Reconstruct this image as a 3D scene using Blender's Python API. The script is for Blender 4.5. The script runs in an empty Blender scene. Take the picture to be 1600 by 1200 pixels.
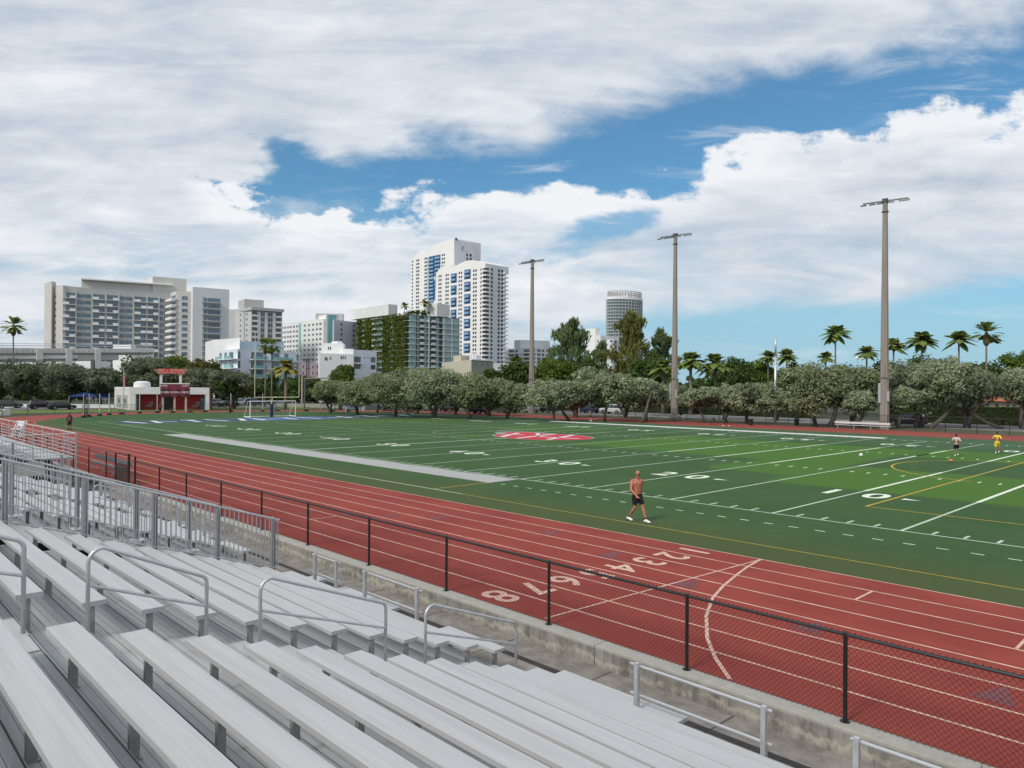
import bpy, math, random
import numpy as np
from mathutils import Vector, Matrix
random.seed(7); rng=np.random.default_rng(7)
sc=bpy.context.scene; COL=sc.collection
R=math.radians
# ------------------------------------------------------------------ camera
F=1138.245; CC=Vector((49.7965,-26.4368,4.7165))
FW=Vector((-0.72239381,0.6914605,0.00543774)); RT=Vector((0.69148142,0.72236191,0.00683546)); UP=Vector((-7.98436272e-04,-8.69799036e-03,9.99961853e-01))
cd=bpy.data.cameras.new('camera'); cam=bpy.data.objects.new('camera',cd); COL.objects.link(cam)
M=Matrix((RT,UP,-FW)).transposed().to_4x4(); M.translation=CC; cam.matrix_world=M
cd.lens=F/1600*36; cd.sensor_width=36; cd.clip_end=6000; cd.clip_start=0.05; sc.camera=cam
def ray(px,py): return FW+RT*((px-800)/F)+UP*((600-py)/F)
def P(px,py,D): return CC+ray(px,py)*D           # survey point: sight line and distance
def XY(px,D):
    v=P(px,606,D); return Vector((v.x,v.y,0))
def ZAT(px,py,D): return P(px,py,D).z
# ------------------------------------------------------------------ materials
MATS={}
def nodes(name):
    m=bpy.data.materials.new(name); m.use_nodes=True; nt=m.node_tree; b=nt.nodes['Principled BSDF']; return m,nt,b
def mat(name,col,rough=.7,metal=0.,var=.12,scale=3.,bump=0.,bscale=None,island=0.,streak=None,spec=None,emis=None):
    if name in MATS: return MATS[name]
    m,nt,b=nodes(name); N=nt.nodes; L=nt.links
    b.inputs['Roughness'].default_value=rough; b.inputs['Metallic'].default_value=metal
    if spec is not None: b.inputs['Specular IOR Level'].default_value=spec
    tc=N.new('ShaderNodeTexCoord'); mp=N.new('ShaderNodeMapping'); L.new(tc.outputs['Object'],mp.inputs[0])
    if streak: mp.inputs['Scale'].default_value=streak
    nz=N.new('ShaderNodeTexNoise'); nz.inputs['Scale'].default_value=scale; nz.inputs['Detail'].default_value=5; nz.inputs['Roughness'].default_value=.65
    L.new(mp.outputs[0],nz.inputs['Vector'])
    mr=N.new('ShaderNodeMapRange'); mr.inputs[1].default_value=.3; mr.inputs[2].default_value=.7; mr.inputs[3].default_value=1-var; mr.inputs[4].default_value=1+var
    L.new(nz.outputs['Fac'],mr.inputs[0]); fac=mr.outputs[0]
    if island:
        g=N.new('ShaderNodeNewGeometry'); m2=N.new('ShaderNodeMapRange'); m2.inputs[3].default_value=1-island; m2.inputs[4].default_value=1+island
        L.new(g.outputs['Random Per Island'],m2.inputs[0]); mu=N.new('ShaderNodeMath'); mu.operation='MULTIPLY'; L.new(fac,mu.inputs[0]); L.new(m2.outputs[0],mu.inputs[1]); fac=mu.outputs[0]
    vm=N.new('ShaderNodeVectorMath'); vm.operation='SCALE'; vm.inputs[0].default_value=col[:3]; L.new(fac,vm.inputs['Scale']); L.new(vm.outputs[0],b.inputs['Base Color'])
    if bump:
        n2=N.new('ShaderNodeTexNoise'); n2.inputs['Scale'].default_value=bscale or scale*6; n2.inputs['Detail'].default_value=4; L.new(mp.outputs[0],n2.inputs['Vector'])
        bp=N.new('ShaderNodeBump'); bp.inputs['Strength'].default_value=bump; bp.inputs['Distance'].default_value=.02; L.new(n2.outputs['Fac'],bp.inputs['Height']); L.new(bp.outputs[0],b.inputs['Normal'])
    if emis: b.inputs['Emission Color'].default_value=(*emis[:3],1); b.inputs['Emission Strength'].default_value=emis[3]
    MATS[name]=m; return m
class NT:                                       # tiny node expression helper
    def __init__(s,nt): s.nt=nt
    def m(s,op,a,b=None,c=None,clamp=False):
        n=s.nt.nodes.new('ShaderNodeMath'); n.operation=op; n.use_clamp=clamp
        for i,v in enumerate((a,b,c)):
            if v is None: continue
            if isinstance(v,(int,float)): n.inputs[i].default_value=v
            else: s.nt.links.new(v,n.inputs[i])
        return n.outputs[0]
    def add(s,*a):
        r=a[0]
        for x in a[1:]: r=s.m('ADD',r,x)
        return r
    def sub(s,a,b): return s.m('SUBTRACT',a,b)
    def mul(s,*a):
        r=a[0]
        for x in a[1:]: r=s.m('MULTIPLY',r,x)
        return r
    def step(s,v,a,b,o0=0.,o1=1.,kind='SMOOTHSTEP'):
        n=s.nt.nodes.new('ShaderNodeMapRange'); n.interpolation_type=kind
        s.nt.links.new(v,n.inputs[0])
        for i,x in ((1,a),(2,b),(3,o0),(4,o1)):
            if isinstance(x,(int,float)): n.inputs[i].default_value=x
            else: s.nt.links.new(x,n.inputs[i])
        return n.outputs[0]
    def noise(s,vec,scale,detail=5,rough=.55,dist=0.,lac=2.):
        n=s.nt.nodes.new('ShaderNodeTexNoise'); n.inputs['Scale'].default_value=scale; n.inputs['Detail'].default_value=detail; n.inputs['Roughness'].default_value=rough; n.inputs['Distortion'].default_value=dist; n.inputs['Lacunarity'].default_value=lac
        s.nt.links.new(vec,n.inputs['Vector']); return n.outputs['Fac']
    def mix(s,f,a,b):
        n=s.nt.nodes.new('ShaderNodeMix'); n.data_type='RGBA'
        for i,v in ((0,f),(6,a),(7,b)):
            if isinstance(v,(int,float)): n.inputs[i].default_value=v
            elif isinstance(v,tuple): n.inputs[i].default_value=(*v[:3],1)
            else: s.nt.links.new(v,n.inputs[i])
        return n.outputs[2]
    def xyz(s,x,y,z=0.):
        n=s.nt.nodes.new('ShaderNodeCombineXYZ')
        for i,v in enumerate((x,y,z)):
            if isinstance(v,(int,float)): n.inputs[i].default_value=v
            else: s.nt.links.new(v,n.inputs[i])
        return n.outputs[0]
    def sep(s,v):
        n=s.nt.nodes.new('ShaderNodeSeparateXYZ'); s.nt.links.new(v,n.inputs[0]); return n.outputs
    def curve(s,v,pts):
        n=s.nt.nodes.new('ShaderNodeFloatCurve'); c=n.mapping.curves[0]
        while len(c.points)<len(pts): c.points.new(.5,.5)
        for p_,q in zip(c.points,pts): p_.location=q; p_.handle_type='AUTO_CLAMPED'
        n.mapping.update(); s.nt.links.new(v,n.inputs['Value']); return n.outputs[0]
    def obj(s):
        return s.nt.nodes.new('ShaderNodeTexCoord').outputs['Object']
    def bump(s,h,strength,dist=.02):
        n=s.nt.nodes.new('ShaderNodeBump'); n.inputs['Strength'].default_value=strength; n.inputs['Distance'].default_value=dist; s.nt.links.new(h,n.inputs['Height']); return n.outputs[0]
# ------------------------------------------------------------------ mesh builder
class MB:
    def __init__(s): s.v=[]; s.f=[]; s.mi=[]; s.cur=0
    def add(s,vs,fs):
        b=len(s.v); s.v+= [tuple(v) for v in vs]; s.f+=[tuple(b+i for i in f) for f in fs]; s.mi+=[s.cur]*len(fs); return s
    def box(s,x0,x1,y0,y1,z0,z1):
        return s.ob((x0,y0,z0),(x1-x0,0,0),(0,y1-y0,0),(0,0,z1-z0))
    def ob(s,o,a,b,c):
        o=Vector(o);a=Vector(a);b=Vector(b);c=Vector(c)
        vs=[o,o+a,o+a+b,o+b,o+c,o+a+c,o+a+b+c,o+b+c]
        fs=[(0,3,2,1),(4,5,6,7),(0,1,5,4),(1,2,6,5),(2,3,7,6),(3,0,4,7)]
        if a.cross(b).dot(c)<0: fs=[f[::-1] for f in fs]
        return s.add(vs,fs)
    def quad(s,*p): return s.add(p,[tuple(range(len(p)))])
    def tube(s,pts,r,n=8,cap=True,closed=False):
        pts=[Vector(p) for p in pts]; m=len(pts); rs=r if isinstance(r,(list,tuple)) else [r]*m
        vs=[]; prev=None
        for i,p in enumerate(pts):
            a=pts[max(i-1,0)]; b=pts[min(i+1,m-1)]; t=(b-a)
            if t.length<1e-9: t=Vector((0,0,1))
            t.normalize()
            if prev is None:
                u=t.cross(Vector((0,0,1))) if abs(t.z)<.95 else t.cross(Vector((1,0,0)))
            else: u=prev-t*prev.dot(t)
            u.normalize(); prev=u; w=t.cross(u)
            for k in range(n):
                an=2*math.pi*k/n; vs.append(p+(u*math.cos(an)+w*math.sin(an))*rs[i])
        fs=[]
        for i in range(m-1):
            for k in range(n): fs.append((i*n+k,i*n+(k+1)%n,(i+1)*n+(k+1)%n,(i+1)*n+k))
        if cap: fs.append(tuple(range(n-1,-1,-1))); fs.append(tuple((m-1)*n+k for k in range(n)))
        return s.add(vs,fs)
    def prism(s,poly,z0,z1):
        n=len(poly); ar=sum(poly[i][0]*poly[(i+1)%n][1]-poly[(i+1)%n][0]*poly[i][1] for i in range(n))
        if ar<0: poly=poly[::-1]
        vs=[(p[0],p[1],z0) for p in poly]+[(p[0],p[1],z1) for p in poly]
        fs=[tuple(range(n-1,-1,-1)),tuple(range(n,2*n))]+[(i,(i+1)%n,n+(i+1)%n,n+i) for i in range(n)]
        return s.add(vs,fs)
    def ell(s,c,r,nu=10,nv=7,rot=None):
        c=Vector(c); vs=[];fs=[]
        for i in range(nv+1):
            t=math.pi*i/nv
            for k in range(nu):
                a=2*math.pi*k/nu; v=Vector((math.sin(t)*math.cos(a)*r[0],math.sin(t)*math.sin(a)*r[1],math.cos(t)*r[2]))
                if rot: v=rot@v
                vs.append(c+v)
        for i in range(nv):
            for k in range(nu): fs.append((i*nu+k,(i+1)*nu+k,(i+1)*nu+(k+1)%nu,i*nu+(k+1)%nu))
        return s.add(vs,fs)
    def build(s,name,mats,parent=None,smooth=False,label=None,kind=None,loc=None,bevel=0):
        me=bpy.data.meshes.new(name)
        vs=s.v
        if loc is not None: vs=[(v[0]-loc[0],v[1]-loc[1],v[2]-loc[2]) for v in vs]
        me.from_pydata(vs,[],s.f); 
        for m in (mats if isinstance(mats,(list,tuple)) else [mats]): me.materials.append(m)
        if len(me.materials)>1: me.polygons.foreach_set('material_index',s.mi)
        if smooth: me.polygons.foreach_set('use_smooth',[True]*len(me.polygons))
        me.update(); o=bpy.data.objects.new(name,me); COL.objects.link(o)
        if loc is not None: o.location=loc
        if parent is not None:
            o.parent=parent; 
            if loc is None: o.matrix_parent_inverse=inv(parent)
        if label: o['label']=label
        if kind: o['kind']=kind
        if bevel:
            b=o.modifiers.new('bevel','BEVEL'); b.width=bevel; b.segments=2; b.limit_method='ANGLE'
        return o
def inv(p):
    m=Matrix.LocRotScale(p.location,p.rotation_euler,p.scale)
    if p.parent: m=inv(p.parent).inverted()@m if False else m
    return m.inverted()
# parts are always built in the coordinates of their thing (thing-local) unless the thing sits at the origin
def tag(o,label,cat,group=None):
    o['label']=label; o['category']=cat
    if group: o['group']=group
    return o
def thing(name,label,cat,loc=(0,0,0),rz=0,group=None,scale=1.):
    o=bpy.data.objects.new(name,None); COL.objects.link(o); o.location=loc; o.rotation_euler=(0,0,rz); o.scale=(scale,)*3; o.empty_display_size=.3
    return tag(o,label,cat,group)
def part(mb,name,m,parent,smooth=False,label=None,kind=None,bevel=0):   # coordinates local to parent thing
    o=mb.build(name,m,None,smooth,label,kind,None,bevel); o.parent=parent; return o
def wpart(mb,name,m,parent,**k):                 # same, built in world coordinates (thing unrotated)
    L=parent.location; mb.v=[(v[0]-L[0],v[1]-L[1],v[2]-L[2]) for v in mb.v]; return part(mb,name,m,parent,**k)
def copy_tree(o,parent=None):
    c=o.copy(); COL.objects.link(c); c.parent=parent
    for ch in [x for x in list(o.children)]: copy_tree(ch,c)
    return c
def struct(mb,name,m): return mb.build(name,m,None,kind='structure')
class Rep:                                       # repeated part: up to 100 of its own, the rest one stuff part
    def __init__(s,parent,name,m,cap=100): s.p=parent; s.n=name; s.m=m; s.k=0; s.rest=MB(); s.cap=cap; s.used=False
    def add(s,fn):
        s.k+=1
        if s.k<=s.cap:
            b=MB(); fn(b); return part(b,s.n,s.m,s.p)
        fn(s.rest); s.used=True
    def flush(s):
        if s.used: part(s.rest,s.n,s.m,s.p,kind='stuff')
# ------------------------------------------------------------------ world
SUNV=Vector((.03,-1,0)).normalized(); SEL=R(42)
w=bpy.data.worlds.new('World'); sc.world=w; w.use_nodes=True; nt=w.node_tree; g=NT(nt); bg=nt.nodes['Background']
sky=nt.nodes.new('ShaderNodeTexSky'); sky.sky_type='NISHITA'; sky.sun_disc=False; sky.sun_elevation=SEL; sky.sun_rotation=math.atan2(SUNV.x,SUNV.y); sky.air_density=1.0; sky.dust_density=.6; sky.ozone_density=1.5
tc=nt.nodes.new('ShaderNodeTexCoord'); d=tc.outputs['Generated']; dx,dy,dz=g.sep(d)
df=g.add(g.mul(dx,-.7224),g.mul(dy,.6915)); dr=g.add(g.mul(dx,.6915),g.mul(dy,.7224))
dfc=g.m('MAXIMUM',df,.12); a=g.m('DIVIDE',dr,dfc); b_=g.m('DIVIDE',dz,dfc)
X01=g.step(a,-.8,.8,0,1,'LINEAR')             # heading across the view, 0..1 over +-38 degrees
# cloud layer coordinates (flat deck seen in perspective) 
inv_z=g.m('DIVIDE',1.0,g.m('MAXIMUM',g.add(dz,.09),.05))
deck=g.xyz(g.mul(dr,inv_z),g.mul(df,inv_z),0.)
ang=g.xyz(a,g.mul(b_,1.7),.3)
n_big=g.noise(deck,.75,7,.58,.25); n_med=g.noise(ang,5.5,9,.6,.15); n_puff=g.noise(ang,11.,8,.62,.1); n_soft=g.noise(g.xyz(a,g.mul(b_,3.6),1.7),3.2,7,.55,.35)
def pc(pts): return [((x-800)/F/1.6+.5, y) for x,y in pts]
def H(y): return (606-y)/F                    # height above the horizon as slope
yc=g.curve(X01,[(u,v) for u,v in pc([(-110,H(270)),(200,H(275)),(330,H(288)),(470,H(288)),(620,H(268)),(800,H(262)),(1000,H(222)),(1150,H(186)),(1300,H(150)),(1450,H(122)),(1600,H(100)),(1710,H(85))])])
hw=g.curve(X01,[(u,v+.5) for u,v in pc([(-110,-.25),(150,-.20),(250,-.10),(330,-.012),(400,.010),(440,.022),(560,.028),(700,.048),(800,.054),(1000,.060),(1150,.056),(1300,.046),(1450,.050),(1600,.066),(1710,.07)])]); hw=g.sub(hw,.5)
rel=g.sub(b_,yc)                              # + above band centre
up_=g.step(g.add(rel,g.mul(g.sub(n_soft,.5),.12),g.mul(g.sub(n_med,.5),.13),g.mul(g.sub(n_puff,.5),.05)),g.mul(hw,.45),g.add(g.mul(hw,.45),.02,g.m('MAXIMUM',g.mul(hw,.85),0.)))
lo_=g.step(g.add(g.mul(rel,-1.),g.mul(g.sub(n_puff,.5),.13),g.mul(g.sub(n_med,.5),.17)),g.mul(hw,.84),g.add(g.mul(hw,.84),.016,g.m('MAXIMUM',g.mul(hw,.14),0.)))
cloud=g.m('MAXIMUM',up_,lo_)
# low gap near the horizon on the right, and the small tear in the middle
lowline=g.curve(X01,[(u,v) for u,v in pc([(-110,0.0),(600,.0),(800,.03),(930,.085),(1100,.105),(1350,.10),(1500,.125),(1710,.15)])])
lowc=g.step(g.add(b_,g.mul(g.sub(n_soft,.5),.12)),g.sub(lowline,.012),g.add(lowline,.03))
n_str=g.noise(g.xyz(g.mul(a,1.3),g.mul(b_,7.),4.2),3.4,7,.62,.5)
tear=g.m('MULTIPLY',g.step(g.m('ABSOLUTE',g.sub(b_,g.add(H(398),g.mul(a,.24)))),.0,.05,1,0),g.step(g.m('ABSOLUTE',g.sub(a,.12)),.02,.2,1,0))
tear=g.step(g.add(g.mul(tear,.75),g.mul(g.sub(n_med,.5),1.6),g.mul(g.sub(n_str,.5),1.2)),.42,.75)
cloud=g.mul(cloud,lowc,g.sub(1.,g.mul(tear,.85)))
front=g.step(df,.15,.3)
gen=g.step(n_big,.36,.5,.35,1)
cloud=g.m('ADD',g.mul(cloud,front),g.mul(gen,g.sub(1.,front)),clamp=True)
# cloud tone
edge=g.step(g.add(g.mul(rel,-1.),g.mul(g.sub(n_med,.5),.12)),g.mul(hw,.8),g.add(hw,.085),1.,0.)
below=g.step(rel,-.005,.005,1,0); puffy=g.mul(edge,below,front)
ang2=g.xyz(g.add(a,.010),g.add(g.mul(b_,1.7),-.030),.3)
r_med=g.sub(n_med,g.noise(ang2,5.5,9,.6,.15)); r_puff=g.sub(n_puff,g.noise(ang2,11.,8,.62,.1))
relief=g.add(g.mul(r_med,-.75),g.mul(r_puff,-.4))
tone=g.add(g.mul(n_soft,.46),g.mul(n_med,.12),g.mul(n_str,.42))
tone=g.add(g.step(tone,.38,.62,.12,.92,'LINEAR'),relief)
tone=g.m('ADD',tone,g.mul(puffy,.55),clamp=True)
upper=g.mul(g.step(b_,H(330),H(60)),g.step(a,.5,-.5,.55,1))
tone=g.m('SUBTRACT',tone,g.mul(upper,.14),clamp=True)
ccol=g.mix(tone,(5.0,5.75,6.7),(8.9,9.1,9.4))
skyc=nt.nodes.new('ShaderNodeVectorMath'); skyc.operation='MULTIPLY'; nt.links.new(sky.outputs[0],skyc.inputs[0]); skyc.inputs[1].default_value=(.50,.98,1.16)
haze=g.step(b_,.0,.30,.92,.10); base=g.mix(haze,skyc.outputs[0],(3.7,5.75,7.1))
wisp=g.mul(g.step(n_str,.50,.72,0,.55),g.step(n_med,.35,.6),front)
thin=g.mul(g.step(n_str,.44,.62,.42,0),g.step(b_,H(420),H(300),1,0),g.step(a,.45,-.1,.35,1),g.step(n_soft,.62,.42))
cloud=g.m('MAXIMUM',g.mul(cloud,g.sub(1.,thin)),wisp)
fin=g.mix(cloud,base,ccol)
nt.links.new(fin,bg.inputs['Color']); bg.inputs['Strength'].default_value=.1
sl=bpy.data.lights.new('sun','SUN'); sl.energy=2.7; sl.angle=R(13); sl.color=(1,.95,.87); so=bpy.data.objects.new('sun',sl); COL.objects.link(so)
sv=Vector((SUNV.x*math.cos(SEL),SUNV.y*math.cos(SEL),math.sin(SEL))); so.rotation_euler=sv.to_track_quat('Z','Y').to_euler()
sc.view_settings.view_transform='Standard'; sc.view_settings.look='None'; sc.view_settings.exposure=0
sc.cycles.max_bounces=6; sc.cycles.transparent_max_bounces=24
# ------------------------------------------------------------------ surface materials
ALU=mat('aluminium_plank',(.50,.503,.505),.5,.25,.09,2.2,.12,60,streak=(.25,6,6))
_nt=ALU.node_tree; _g=NT(_nt); _o=_g.obj(); _x,_y,_z=_g.sep(_o); _b=_nt.nodes['Principled BSDF']; _src=_b.inputs['Base Color'].links[0].from_socket
_st=_g.m('ABSOLUTE',_g.sub(_g.m('FRACT',_g.mul(_g.add(_y,50.),24.)),.5)); _mk=_g.mul(_g.step(_st,.38,.5),_g.step(_g.noise(_o,.8,4),.35,.65,.08,.24)); _dirt=_g.m('MAXIMUM',_g.step(_g.noise(_o,1.1,8,.75),.58,.75,0,.30),_g.step(_g.noise(_o,5.5,6,.8,1.),.70,.76,0,.5))
_nt.links.new(_g.mix(_dirt,_g.mix(_mk,_src,(.27,.27,.27)),(.34,.31,.28)),_b.inputs['Base Color'])
ALU2=mat('aluminium_tread',(.42,.42,.415),.5,.25,.2,1.6,.25,40,streak=(.3,5,5))
GALV=mat('galvanised_steel',(.52,.53,.54),.4,.45,.12,9.)
GALVD=mat('dark_galvanised_steel',(.16,.165,.17),.5,.5,.2,5.)
DSTEEL=mat('dark_steel',(.10,.10,.10),.8,.2,.3,2.)  # plain dark steel for frames, lids, collars and hurdles
BLK=mat('black_vinyl',(.012,.012,.013),.45,0,.3,6.)
WHITE=mat('white_stucco',(.74,.74,.73),.8,0,.05,.25,)
GLASS=mat('window_glass',(.06,.075,.09),.12,0,.5,.35,island=.45,spec=.8)
GLASSB=mat('blue_window_glass',(.075,.13,.17),.12,0,.4,.3,island=.4,spec=.9)  # blue glass lightened to paint in distance haze
AQUA=mat('aqua_glass',(.20,.42,.42),.15,0,.15,.3,island=.25,spec=.8)
CONC=mat('grey_concrete',(.33,.32,.30),.85,0,.12,.6,.2)
ASPH=mat('asphalt',(.16,.16,.16),.9,0,.15,.4,.2)
GRASS=mat('lawn',(.11,.17,.025),.95,0,.3,.5,.4,8)
# ------------------------------------------------------------------ ground
mb=MB(); S=3000
mb.quad((-S,-15.9,-.02),(S,-15.9,-.02),(S,S,-.02),(-S,S,-.02)); mb.quad((-S,-S,-.55),(S,-S,-.55),(S,-15.9,-.55),(-S,-15.9,-.55))
struct(mb,'ground',mat('rough_ground',(.045,.05,.022),.95,0,.35,.15,.4,8))
mb=MB(); mb.quad((-200,-200,-.36),(120,-200,-.36),(120,-16.05,-.36),(-200,-16.05,-.36))
def walk_mat():
    m,nt,b=nodes('walkway_concrete'); g=NT(nt); o=g.obj(); x,y,z=g.sep(o)
    n=g.noise(o,2.5,8,.7); n2=g.noise(o,14,6,.7)
    base=g.mix(g.step(n,.3,.7),(.15,.13,.115),(.27,.245,.22)); base=g.mix(g.step(n2,.55,.75,0,.5),base,(.09,.08,.07))
    j=g.m('ABSOLUTE',g.sub(g.m('FRACT',g.m('DIVIDE',g.add(x,100),2.4)),.5)); jm=g.step(j,.488,.495)
    j2=g.m('ABSOLUTE',g.add(y,17.95)); jm=g.m('MAXIMUM',jm,g.step(j2,.012,.02,1,0))
    base=g.mix(g.mul(jm,.8),base,(.04,.035,.03)); nt.links.new(base,b.inputs['Base Color']); b.inputs['Roughness'].default_value=.9
    nt.links.new(g.bump(n2,.4),b.inputs['Normal']); return m
struct(mb,'walkway',walk_mat())
def gutter_mat(): return mat('drain_channel',(.03,.028,.028),.8,0,.5,8)
mb=MB(); mb.quad((-60,-16.88,-.354),(60,-16.88,-.354),(60,-16.73,-.354),(-60,-16.73,-.354)); struct(mb,'drain_channel',gutter_mat())
# concrete kerb wall between walkway and track
def wall_mat():
    m,nt,b=nodes('stained_concrete_wall'); g=NT(nt); o=g.obj(); x,y,z=g.sep(o)
    n=g.noise(g.xyz(x,y,z),1.7,8,.7,.4); drip=g.noise(g.xyz(g.mul(x,5.),0,g.mul(z,.7)),1.,7,.7)
    scal=g.noise(g.xyz(g.mul(x,1.7),0,0),1.,7,.7,.9)
    base=g.mix(g.step(n,.3,.7),(.17,.16,.14),(.32,.305,.275)); base=g.mix(g.step(drip,.42,.68,0,.85),base,(.09,.083,.07))
    hgt=g.add(z,g.mul(scal,-.62),g.mul(g.noise(g.xyz(x,0,z),6,4),.08)); lime=g.m('MULTIPLY',g.step(hgt,-.58,-.52),g.step(hgt,-.47,-.46,1,0)); base=g.mix(g.mul(lime,g.step(n,.35,.6),.6),base,(.44,.40,.32))
    top=g.step(z,-.06,-.015); base=g.mix(g.mul(top,.75),base,g.mix(g.noise(o,9,5),(.30,.28,.24),(.48,.46,.42)))
    nt.links.new(base,b.inputs['Base Color']); b.inputs['Roughness'].default_value=.92; nt.links.new(g.bump(g.noise(o,30,5,.7),.5),b.inputs['Normal']); return m
mb=MB(); 
x=-50.
while x<62: mb.box(x,min(x+6.07,62),-16.07,-15.72,-.56,.015); x+=6.08
o=mb.build('kerb_wall',wall_mat(),bevel=.012); tag(o,'low stained grey concrete wall carrying the black fence between walkway and track','wall')
# ------------------------------------------------------------------ track
YC=24.38; RI=31.73; XCV=50.
def oval(r,n=40,xr=60.):
    pts=[(xr,YC-r),(-XCV,YC-r)]
    for i in range(1,n): 
        an=math.pi*i/n; pts.append((-XCV-r*math.sin(an),YC-r*math.cos(an)))
    pts+=[(-XCV,YC+r),(xr,YC+r)]
    return pts
def band(mb,r0,r1,z,n=40):
    A=oval(r0,n); B=oval(r1,n)
    for i in range(len(A)-1):
        mb.quad((*A[i],z),(*A[i+1],z),(*B[i+1],z),(*B[i],z))
def track_mat():
    m,nt,b=nodes('red_track_rubber'); g=NT(nt); o=g.obj(); x,y,z=g.sep(o)
    n=g.noise(o,.35,6,.6); n2=g.noise(g.xyz(g.mul(x,.5),g.mul(y,2.2)),1.6,7,.7,.3); n3=g.noise(o,45,3,.6)
    base=g.mix(g.step(n,.3,.7),(.235,.040,.030),(.300,.058,.043)); base=g.mix(g.step(n2,.56,.74,0,.28),base,(.40,.13,.09)); base=g.mix(g.step(n3,.35,.65,0,.3),base,(.16,.035,.03))
    stn=g.step(g.noise(g.xyz(x,y,3.3),.9,9,.75,.5),.58,.72,0,.30); base=g.mix(stn,base,(.11,.028,.022)); lng=g.step(g.noise(g.xyz(g.mul(x,.12),g.mul(y,3.),1.),1.5,6,.7),.5,.75,0,.35); base=g.mix(lng,base,(.36,.085,.06))
    nt.links.new(base,b.inputs['Base Color']); b.inputs['Specular IOR Level'].default_value=.2; b.inputs['Roughness'].default_value=.93; nt.links.new(g.bump(n3,.35,.01),b.inputs['Normal']); return m
mb=MB(); band(mb,RI,RI+8.55,0.); 
# wider runoff on the far straight and D area
mb.quad((-XCV,YC+RI+8.55,0),(60,YC+RI+8.55,0),(60,YC+RI+9.9,0),(-XCV,YC+RI+9.6,0))
struct(mb,'running_track',track_mat())
LINEW=mat('painted_lane_line',(.60,.38,.31),.85,0,.30,2.5)
mb=MB()
for k in range(9): band(mb,RI+.02+k*1.045,RI+.075+k*1.045,.004)
struct(mb,'lane_lines',LINEW)
DIG=mat('painted_digit',(.60,.38,.31),.85,0,.3,5.)
def strip(mb,p,q,wd,z):
    p=Vector(p);q=Vector(q); t=(q-p).normalized(); n=Vector((-t.y,t.x))*wd/2
    mb.quad((*(p-n),z),(*(q-n),z),(*(q+n),z),(*(p+n),z))
mb=MB(); strip(mb,(39.5,-15.6),(39.97,-7.4),.055,.008)
arc=[(39.97,-7.38),(40.12,-8.4),(40.38,-9.5),(40.70,-10.7),(41.05,-11.75),(41.65,-13.0),(42.4,-14.2),(43.05,-15.),(43.7,-15.65)]
for p_,q in zip(arc[:-1],arc[1:]): strip(mb,p_,q,.07,.0085)
strip(mb,(43.3,-8.46),(43.3,-9.46),.06,.008); strip(mb,(46.55,-9.5),(46.55,-10.5),.06,.008); strip(mb,(26.2,-12.6),(26.2,-13.6),.06,.008)
struct(mb,'track_marks',DIG)
BLU=mat('faded_blue_paint',(.165,.05,.06),.9,0,.25,5.)
mb=MB()
for (x,y) in ((46.85,-13.1),(43.45,-12.05),(40.03,-11.05),(36.8,-10.0),(33.5,-8.95),(23.5,-14.),(24.8,-13.),(26.1,-12.),(27.4,-11.),(28.9,-10.),(13.,-12),(15.5,-10.9)):
    mb.quad((x-.32,y-.36,.0035),(x+.32,y-.36,.0035),(x+.02,y+.40,.0035),(x-.02,y+.40,.0035))
struct(mb,'exchange_zone_triangles',BLU)
def text(name,s,m,loc,rot,size,parent=None,kind=None,ext=0.,sx=1.,bold=0.):
    c=bpy.data.curves.new(name,'FONT'); c.body=s; c.size=size; c.align_x='CENTER'; c.align_y='CENTER'; c.extrude=ext; c.offset=bold
    t=bpy.data.objects.new(name,c); COL.objects.link(t); bpy.context.view_layer.update()
    me=bpy.data.meshes.new_from_object(t.evaluated_get(bpy.context.evaluated_depsgraph_get())); COL.objects.unlink(t); bpy.data.objects.remove(t)
    me.materials.clear(); me.materials.append(m); o=bpy.data.objects.new(name,me); COL.objects.link(o); o.location=loc; o.rotation_euler=rot; o.scale=(sx,1,1)
    if parent: o.parent=parent
    if kind: o['kind']=kind
    return o
for k in range(8):
    text('lane_digit',str(k+1),DIG,(38.08-.06*k,YC-RI-.52-k*1.045,.008),(0,0,-math.pi/2),1.36,kind='structure',bold=.022,sx=.95)
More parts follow.
